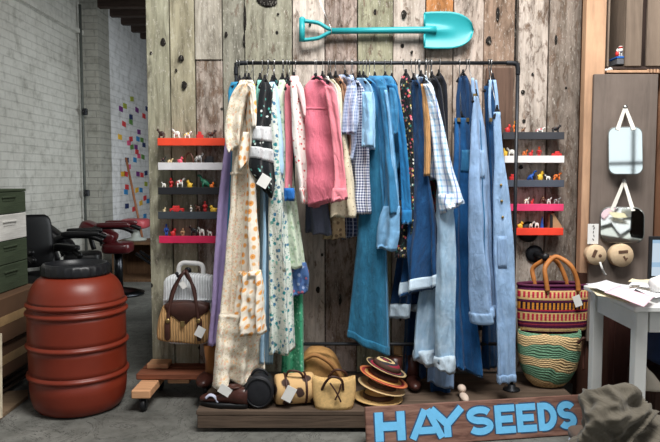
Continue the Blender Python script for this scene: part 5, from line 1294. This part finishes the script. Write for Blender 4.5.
# ================================================================== RIGHT SIDE
Yp = -.2
m_post = wood('pale_timber_post', C(190, 152, 122), (14, 14, 1.2), .75)
a, b = at(585.5, 60, Yp), at(605.5, 60, Yp)
w = MB(); w.box(((a.x+b.x)/2, Yp+.03, 1.67), (b.x-a.x, .06, 1.9), bev=.004); struct(w.build('trim_2', m_post, base=(0, 0, 0)))
w = MB(); w.box(((a.x+b.x)/2, Yp+.03, .36), (b.x-a.x, .06, .719), bev=.004); struct(w.build('trim_5', wood('dark_post_base', C(70, 44, 34), (14, 14, 1.2)), base=(0, 0, 0)))
a, b = at(578, 100, .12), at(588, 100, .12)
w = MB(); w.box(((a.x+b.x)/2, .15, 1.3), (b.x-a.x, .06, 2.6), bev=.003); struct(w.build('trim_3', wood('brown_stud', C(110, 78, 58), (14, 14, 1.2)), base=(0, 0, 0)))
a, b = at(574, 100, .3), at(581, 100, .3); z0 = at(575, 165, .3).z
k = MB(); k.box(((a.x+b.x)/2, .31, (z0+2.6)/2), (b.x-a.x, .02, 2.6-z0)); k.box(((a.x+b.x)/2, .31, .6), (.004, .02, 1.2))
tag(k.build('pale_board', simple('pale_blue_board', C(196, 210, 212), .7, .05, 10, .05)), 'narrow pale blue board showing behind the timber post', 'board')
# plywood panel carrying the mirrors
Yq = -.23
a, b = at(594.5, 74, Yq), at(656, 340, Yq); bx_ = at(656, 150, Yq).x
m_ply = wood('grey_brown_plywood', C(116, 104, 96), (9, 9, .9), .72, .7)
k = MB(); k.box(((a.x+bx_)/2, Yq+.012, (a.z+.35)/2), (bx_-a.x, .022, a.z-.35), bev=.002)
tag(k.build('plywood_board', m_ply), 'grey brown plywood panel right of the timber post with two mirrors hung on it', 'panel')
c_, d_ = at(657, 150, -.1), at(680, 150, -.1)
w = MB(); w.box(((c_.x+d_.x)/2, -.07, 1.2), (d_.x-c_.x, .06, 2.4), bev=.003); struct(w.build('trim_4', wood('red_brown_stud', C(120, 84, 62), (14, 14, 1.2)), base=(0, 0, 0)))
# mirrors
k = N('mirror_glass'); M_mirror = k.done(C(214, 222, 218), .04, metal=1)
def rrect(x0, y0, x1, y1, r, n=5):
    o = []
    for cx, cy, a in ((x1-r, y0+r, -90), (x1-r, y1-r, 0), (x0+r, y1-r, 90), (x0+r, y0+r, 180)):
        for i in range(n+1): o.append((cx+r*math.cos(R(a+90*i/n)), cy+r*math.sin(R(a+90*i/n))))
    return o
def mirror(px, label, knot, corners, tilt, yaw):
    x0, y0, x1, y1 = px; Ym = Yq-.05
    c = at((x0+x1)/2, (y0+y1)/2, Ym)
    t = thing('hanging_mirror', at((x0+x1)/2, y1, Ym), label, 'mirror')
    Q = rot('Z', yaw) @ rot('X', tilt)
    def loop(g, dy):
        return [c+Q @ ((at(x, y, Ym)-c)*g+Vector((0, dy, 0))) for x, y in rrect(x0, y0, x1, y1, corners)]
    k = MB(); k.smooth = False; k.rings([loop(1.0, .006), loop(1.02, .003), loop(1.02, -.003), loop(.985, -.006)]); k.build('mirror_body', simple('mirror_edge', C(110, 112, 108), .4, .1, 20, 0), t)
    k = MB(); k.smooth = False; k.rings([loop(.985, -.0062), loop(.975, -.0072)], True, True); k.build('mirror_glass', M_mirror, t)
    kp = at(knot[0], knot[1], Yq-.02); k = MB()
    for x in (x0+(x1-x0)*.26, x1-(x1-x0)*.26):
        q = c+Q @ (at(x, y0+3, Ym)-c+Vector((0, -.012, 0)))
        u = (q-kp).normalized(); s = u.cross(Vector((0, -1, 0))).normalized()*.011
        e = Vector((0, -.003, 0))
        k.rings([[kp-s*.7, kp+s*.7, kp+s*.7+e, kp-s*.7+e], [q-s, q+s, q+s+e, q-s+e]])
    k.sm = [False]*len(k.sm); k.build('strap', simple('white_cotton_tape', C(222, 218, 208), .9, .05, 60, .2), t)
    k = MB(); k.lathe([(.012, 0), (.013, .006), (.004, .012), (.001, .013)], kp, 14, rot('X', 90)); k.build('nail', M_steel, t)
mirror((609.5, 127, 641, 174.5), 'upper rounded mirror hung by white tape on the plywood panel', (625, 107), 7, -3, -14)
mirror((602, 207, 642, 243), 'lower wide rounded mirror hung by white tape on the plywood panel', (624, 181), 9, 9, -20)
# paper tag, wooden discs
k = MB(); p = at(593, 234, Yq-.03); k.box(p, (.058, .003, .108), bev=.001)
t = thing('paper_tag', at(593, 244, Yq-.03), 'white paper tag with a handwritten line pinned above the left wooden disc', 'tag')
k.build('card', M_tag, t)
k = MB()
for i in range(4): k.box(p+Vector((.004-.003*(i % 2), -.0022, .03-.02*i)), (.004, .001, .013), rot('Y', 25-20*i))
k.build('handwriting', M_black, t)
k = MB(); k.lathe([(.004, 0), (.005, .003)], p+Vector((0, -.002, .045)), 10, rot('X', 90)); k.build('pin', M_steel, t)
m_disc = wood('pale_disc_wood', C(216, 190, 156), (12, 12, 12), .85); m_ink = simple('brown_ink', C(96, 70, 54), .8)
for i, (px, py, r, lab) in enumerate(((596.5, 255, 10, 'round pale wooden disc nearest the timber post, below the paper tag'), (622, 255.5, 11.5, 'thicker round pale wooden disc below the lower mirror'))):
    c = at(px, py, Yq-.05); rr = r*.00545
    t = thing('wooden_disc', at(px, py+r, Yq-.05), lab, 'plaque')
    k = MB(); k.lathe([(rr*.96, -.045), (rr, -.04), (rr, -.002), (rr*.96, .004), (.001, .0042)], c, 32, rot('X', 90)); k.build('disc', m_disc, t)
    k = MB()
    if i == 0: k.box(c+Vector((-.012, -.005, .008)), (.018, .002, .042), rot('Y', 22)); k.lathe([(.004, 0), (.009, 0), (.009, .001), (.004, .001)], c+Vector((.018, -.0045, -.004)), 14, rot('X', 90))
    else: k.box(c+Vector((.004, -.005, .02)), (.05, .002, .016), rot('Y', -4)); k.box(c+Vector((.012, -.005, -.012)), (.01, .002, .02), rot('Y', -30)); k.box(c+Vector((.022, -.005, -.02)), (.006, .002, .02), rot('Y', 30))
    k.build('printed_mark', m_ink, t)
k = MB(); k.tube(spline([at(600, 262, Yq-.08), at(602, 268, Yq-.09), at(604, 273, Yq-.07), at(606, 275, Yq-.06)], 5), .006, 8, flat=.4); tag(k.build('ribbon', M_tag), 'short white ribbon end dangling between the two wooden discs', 'ribbon')
# upper cabinet
m_cab = wood('weathered_cabinet_wood', C(126, 110, 96), (10, 10, 1), .65)
Yc0, Yc1 = -.19, .05
t = thing('wall_cabinet', at(640, 69, Yc0), 'dark weathered wooden cabinet at the top right corner with one open narrow bay', 'cabinet')
def pan(name, x0, x1, y0, y1, Ya, Yb, m):
    a, b = at(x0, y1, Ya), at(x1, y0, Ya); k = MB(); k.box(((a.x+b.x)/2, (Ya+Yb)/2, (a.z+b.z)/2), (b.x-a.x, abs(Yb-Ya), b.z-a.z), bev=.003); return k.build(name, m, t)
pan('side_panel', 607, 612.5, -60, 66.5, Yc0, Yc1, m_cab)
pan('bottom_panel', 607, 700, 66.5, 69.5, Yc0-.004, Yc1, wood('cabinet_base_wood', C(70, 56, 50)))
pan('divider', 624, 627, -60, 66.3, Yc0+.02, Yc1, m_cab)
pan('back_panel', 612.6, 624, -60, 66.3, Yc1-.03, Yc1-.01, simple('dark_plum_back', C(52, 32, 46), .8))
pan('door', 625, 645.5, -60, 66.2, Yc0-.012, Yc0+.006, m_cab); pan('door', 646.2, 700, -60, 66.2, Yc0-.012, Yc0+.006, m_cab)
a = at(618, 66.4, Yc0+.06)
k = MB(); z = at(618, 60.5, Yc0+.06).z; k.box((a.x, Yc0+.06, (a.z+z)/2+.002), (.055, .1, z-a.z-.001), bev=.003); tag(k.build('grey_box', simple('grey_box_card', C(98, 98, 102), .8)), 'small grey box under the blue dish in the open cabinet bay', 'box')
k = MB(); z2 = at(618, 58.8, Yc0+.06).z; k.box((a.x, Yc0+.06, (z+z2)/2+.004), (.058, .1, max(.006, z2-z)), bev=.002); tag(k.build('blue_tray', simple('bright_blue_plastic', C(40, 104, 190), .4)), 'thin bright blue tray in the open cabinet bay', 'tray')
k = MB(); figure(k, (a.x+.002, Yc0+.04, z2+.009), .05, .055, RGB('white'), RGB('red'), Matrix.Identity(3)); k.col = RGB('red'); k.ell((a.x-.02, Yc0+.03, z2+.02), (.01, .01, .016))
tag(k.build('toy_figure', M_paint), 'tiny white and red figurine standing on the blue tray in the cabinet bay', 'toy')
# ledge under the cabinet
a, b = at(607, 72.8, -.2), at(648, 70, -.2)
k = MB(); k.box(((a.x+b.x)/2, -.12, (a.z+b.z)/2), (b.x-a.x, .16, b.z-a.z), bev=.002); tag(k.build('wooden_ledge', m_post), 'pale wooden ledge between the cabinet and the plywood panel', 'ledge')
k = MB()
for i in range(5):
    c = at(648.5+i*3.2, 71, -.2); k.box((c.x, -.12, c.z), (.011, .16, .02), bev=.002)
o = k.build('slatted_rack', m_post); tag(o, 'pale slatted wooden rack under the right end of the cabinet', 'rack')
k = MB(); p = at(609, 69.5, -.18); k.ell(p, (.02, .02, .012)); k.ell(p+Vector((-.012, .0, -.004)), (.014, .016, .009)); tag(k.build('white_cloth', M_tag), 'small crumpled white cloth on the end of the pale ledge', 'cloth')
# desk
DZ = .74
nx, fx = atZ(634, 307, DZ), atZ(583, 285, DZ)
X0, Y0, Y1, X1 = 1.19, nx.y, fx.y, 2.1
t = thing('white_desk', (1.6, (Y0+Y1)/2, 0), 'white painted wooden desk at the right edge covered in papers', 'desk')
k = MB(); k.box(((X0+X1)/2, (Y0+Y1)/2, DZ-.011), (X1-X0, Y1-Y0, .022), bev=.004); k.build('desktop', M_white, t)
l1x = at(599, 330, Y1-.08).x; 
for x, y in ((X0+.045, Y0+.05), (X0+.045, Y1-.05), (X1-.05, Y0+.05), (X1-.05, Y1-.05)):
    k = MB(); k.box((x, y, (DZ-.022)/2+.0005), (.047, .047, DZ-.023), bev=.003); k.build('leg', M_white, t)
for y in (Y0+.05, Y1-.05):
    k = MB(); k.box(((X0+X1)/2, y, DZ-.067), (X1-X0-.16, .022, .088), bev=.002); k.build('apron', M_white, t)
for x in (X0+.045, X1-.05):
    k = MB(); k.box((x, (Y0+Y1)/2, DZ-.067), (.022, Y1-Y0-.16, .088), bev=.002); k.build('apron', M_white, t)
def sheet(pxs, dz, label, mat, curl=0.0, name='paper_sheet'):
    """sheet of paper lying on the desk: four pixel corners"""
    q = [atZ(x, y, DZ+dz) for x, y in pxs]; n = 10; rs = []
    for th in (0, .0012):
        pass
    top = []; bot = []
    for i in range(n+1):
        for j in range(n+1):
            u, v = i/n, j/n
            p = (q[0]*(1-u)+q[1]*u)*(1-v)+(q[3]*(1-u)+q[2]*u)*v
            p = p+Vector((0, 0, curl*((u-.5)**2+(v-.5)**2)*2+.002*math.sin(5*u+3*v)+.002))
            top.append(p+Vector((0, 0, .0012))); bot.append(p)
    fs = []; m = n+1; N_ = m*m
    for i in range(n):
        for j in range(n):
            a = i*m+j; fs.append((a, a+m, a+m+1, a+1)); fs.append((a+N_, a+1+N_, a+m+1+N_, a+m+N_))
    for i in range(n):
        for a, b in ((i, i+1), (n*m+i+1, n*m+i), ((i+1)*m, i*m), (i*m+n, (i+1)*m+n)): fs.append((a, b, b+N_, a+N_))
    k = MB(); k.add(top+bot, fs); tag(k.build(name, mat), label, 'paper', 'papers on the desk')
m_pap = simple('white_paper', C(228, 228, 232), .8, .03, 10, 0); m_pink = simple('pink_paper', C(232, 196, 206), .8, .03, 10, 0); m_yel = simple('cream_paper', C(236, 222, 186), .8, .03, 10, 0)
sheet([(597, 296), (630, 303), (626, 292), (588, 288)], .002, 'cream paper sheet lowest in the pile, by the left edge of the desk', m_yel)
sheet([(604, 293), (644, 307), (654, 298), (620, 286)], .026, 'pink paper sheet hanging over the near edge of the desk', m_pink)
sheet([(586, 287), (622, 300), (640, 289), (606, 283)], .016, 'white paper sheet nearest the timber post', m_pap, .012)
sheet([(628, 288), (656, 300), (676, 292), (634, 281)], .016, 'white paper sheet tucked under the right side of the pink one', m_pap, .008)
sheet([(648, 296), (690, 296), (688, 286), (640, 286)], .012, 'white paper sheet in front of the laptop', m_pap, .004)
sheet([(628, 283), (652, 284), (652, 281), (632, 280)], .05, 'yellowish folded paper in front of the screen', m_yel, .004)
# pink fold
# laptop
t = thing('laptop', (1.5, Y1-.06, DZ), 'black laptop with a bright pale blue screen at the right edge of the desk', 'laptop')
p = at(648.5, 282, Y1-.03); xL = p.x
k = MB(); k.box((xL+.17, Y1-.14, DZ+.012), (.34, .22, .02), bev=.003); k.build('base', M_black, t)
zT = at(649, 236, Y1-.02).z
k = MB(); k.box((xL+.17, Y1-.02, (DZ+.022+zT)/2), (.34, .014, zT-DZ-.024), bev=.003); l = k.build('screen_lid', M_black, t)
kk = N('lit_screen'); kk.b.inputs['Emission Strength'].default_value = .8; sp = kk.n('ShaderNodeSeparateXYZ'); kk.set(sp.inputs[0], kk.coord())
c_ = kk.ramp(kk.math('FRACT', kk.math('MULTIPLY', sp.outputs[2], 9)), [(0, C(214, 232, 248)), (.8, C(170, 206, 236))], 'CONSTANT'); kk.set(kk.b.inputs['Emission Color'], c_); kk.done(C(30, 30, 30), .3)
k = MB(); k.box((xL+.17, Y1-.0285, (DZ+.022+zT)/2+.004), (.312, .002, zT-DZ-.065)); k.build('screen', kk.m, l)
k = MB(); p = atZ(660, 292, DZ+.02); k.lathe([(.03, -.05), (.034, -.04), (.034, .04), (.03, .05), (.012, .05), (.012, .03)], (p.x+.012, p.y, DZ+.06), 20, rot('Y', 70)); tag(k.build('paper_roll', M_tag), 'short white paper roll lying on the papers at the right edge', 'roll')
# under the desk
t = thing('navy_cushion', (1.62, -.62, 0), 'navy blue cushion stuffed beneath the desk at the right edge', 'cushion')
p = at(655, 346, -.72)
k = MB(); pad(k, (p.x+.06, -.72, p.z), (.24, .3, .18), rot('Y', 20)); k.build('cushion', simple('navy_cloth', C(26, 42, 74), .9, .2, 20, .2), t)
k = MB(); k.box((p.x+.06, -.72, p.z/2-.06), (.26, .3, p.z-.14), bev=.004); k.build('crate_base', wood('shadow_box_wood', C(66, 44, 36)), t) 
k = MB(); p = at(650, 378, -.95); roundbox(k, outline([(643, 392), (644, 376), (646, 366), (650, 370), (658, 378), (664, 392)]), -.9, -1.0, .012); tag(k.build('white_bundle', simple('ivory_cloth', C(206, 196, 180), .9, .15, 14, .3)), 'ivory cloth bundle poking up behind the canvas heap under the desk', 'cloth')
t = thing('dark_fill_cabinet', (1.76, -.515, 0), 'added dark reddish brown low cabinet filling the dark behind the desk legs', 'cabinet')  # made-up cabinet, put in to darken the gap between the desk legs
m_dk = wood('dark_fill_boards', C(62, 34, 28), (10, 10, 1), .6)
k = MB(); k.box((1.76, -.515, .3), (.8, .15, .598), bev=.004); k.build('cabinet_body', m_dk, t)
for x in (1.57, 1.95):
    k = MB(); k.box((x, -.597, .31), (.37, .012, .52), bev=.003); d__ = k.build('door', m_dk, t)
    k = MB(); k.ell((x+(.15 if x < 1.6 else -.15), -.613, .34), (.012, .012, .012)); k.build('door_knob', M_iron, d__)
# canvas heap
m_can = cloth('grey_olive_canvas', C(100, 94, 83), var=.25); 
def heap(cx, cy, a, b, h, mat, name, label, seed, cat='bag', rough_=.07, sub=None):
    t = thing(name, (cx, cy, 0), label, cat); n, m = 140, 70; rs = []
    for i in range(m+1):
        v = i/m; r = []
        for j in range(n):
            th = 2*PI*j/n; e = (1-v)**.5 if v < 1 else 0
            f = lambda q, ex: math.copysign(abs(q)**ex, q)
            p = Vector((a*e*f(math.cos(th), .8), b*e*f(math.sin(th), .8), h*(v**.75)))
            q = Vector((p.x*5+seed, p.y*5, p.z*6))
            w_ = Vector((noise.noise(q*.7), noise.noise(q*.7+Vector((5, 2, 1))), noise.noise(q*.7+Vector((1, 7, 3)))))*.9
            q = q+w_
            rd = (1-abs(noise.noise(q))*2.6)+.55*(1-abs(noise.noise(q*2.1+Vector((3, 1, 2))))*2.6)+.25*(1-abs(noise.noise(q*4.3))*2.6)
            d = Vector((p.x/a**2, p.y/b**2, p.z/h**2+.001)).normalized()
            p = p+d*(rough_*.75*(rd-.6)+rough_*1.2*noise.noise(q*.5))
            p.z = max(p.z, .002); r.append(Vector((cx, cy, 0))+p)
        rs.append(r)
    k = MB(); k.uv = [((p.x+p.y*.5), p.z) for r in rs for p in r]; k.rings(rs); k.build('canvas', mat, t); return t
c = atZ(628, 440, .1)
t = heap(1.10, -1.33, .215, .155, .47, m_can, 'canvas_bag', 'crumpled grey olive canvas bag heaped on the floor before the desk', 3.1)
t = heap(1.42, -1.42, .14, .15, .40, cloth('grey_canvas', C(112, 106, 94), var=.25), 'canvas_sack', 'grey canvas sack slumped at the right edge beside the olive canvas bag', 8.7)
p = atZ(592, 446, .0)
t = thing('folded_cloth', (p.x, p.y, 0), 'pale grey ribbed folded cloth with brown edge on the floor right of the sign', 'cloth')
k = MB(); a = at(574, 428, -1.0); b = at(612, 428, -1.0)
for i in range(3): pad(k, ((a.x+b.x)/2, -1.0, .022+i*.036), (b.x-a.x+.01, .16, .04))
k.build('cloth_layers', cloth('pale_grey_rib', C(176, 184, 196), 'stripe', C(140, 150, 164), None, 70, size=.4), t)
k = MB(); pad(k, ((a.x+b.x)/2+.01, -.98, .128), (b.x-a.x+.02, .17, .05)); k.build('top_fold', cloth('brown_fold', C(92, 76, 66)), t)

# ================================================================== LIGHT
def area(name, loc, target, sx, sy, power, col=(1, 1, 1)):
    l = bpy.data.lights.new(name, 'AREA'); l.shape = 'RECTANGLE'; l.size = sx; l.size_y = sy; l.energy = power; l.color = col
    o = bpy.data.objects.new(name, l); COL.objects.link(o); o.location = loc
    o.rotation_euler = (Vector(target)-Vector(loc)).to_track_quat('-Z', 'Y').to_euler()
    return o
area('skylight_window', (.6, -2.1, 4.0), (.25, -.3, 1.0), 2.0, 1.2, 238, (1, .985, .96))
area('shop_window', (3.6, -3.0, 2.2), (.6, -.3, 1.0), 1.6, 1.8, 26, (1, .97, .93))
area('back_room_fill', (-.3, 3.0, 1.4), (-3.0, 4.8, 1.0), 1.4, 1.4, 44, (.93, .98, 1))  # added fill lamp, hidden behind the plank wall to brighten the back room
# the shop behind the viewer, seen only in the mirrors: a wall with tall daylit windows
m_rw = simple('shop_wall_plaster', C(150, 146, 140), .9, .1, 3, .05)
kk = N('daylit_pane'); kk.set(kk.b.inputs['Emission Color'], C(235, 242, 250)); kk.b.inputs['Emission Strength'].default_value = 1.6; kk.done(C(60, 70, 80), .1)
w = MB(); w.box((0, -7.6, .4), (9, .1, .8)); w.box((0, -7.6, 3.4), (9, .1, .8))
for x in (-4.1, -2.05, 0, 2.05, 4.1): w.box((x, -7.6, 1.9), (.7, .1, 2.2))
struct(w.build('wall_rear', m_rw, base=(0, 0, 0)))
for i in range(4):
    x = -3.075+2.05*i; k = MB(); k.box((x, -7.6, 1.9), (1.35, .02, 2.2)); wn = struct(k.build(f'window_{i+1}', kk.m, base=(x, -7.6, .8)))
    k = MB()
    for dx in (-.66, -.22, .22, .66): k.box((x+dx, -7.57, 1.9), (.05, .05, 2.2))
    for z in (.83, 1.5, 2.2, 2.97): k.box((x, -7.57, z), (1.35, .05, .05))
    k.build('window_frame', M_iron, wn)
wd = bpy.data.worlds.new('world'); S.world = wd; wd.use_nodes = True
bg = wd.node_tree.nodes['Background']; bg.inputs[0].default_value = (.86, .93, 1, 1); bg.inputs[1].default_value = .11
S.view_settings.view_transform = 'Standard'; S.view_settings.look = 'None'; S.view_settings.gamma = 1; S.view_settings.exposure = 0
S.view_settings.use_curve_mapping = False
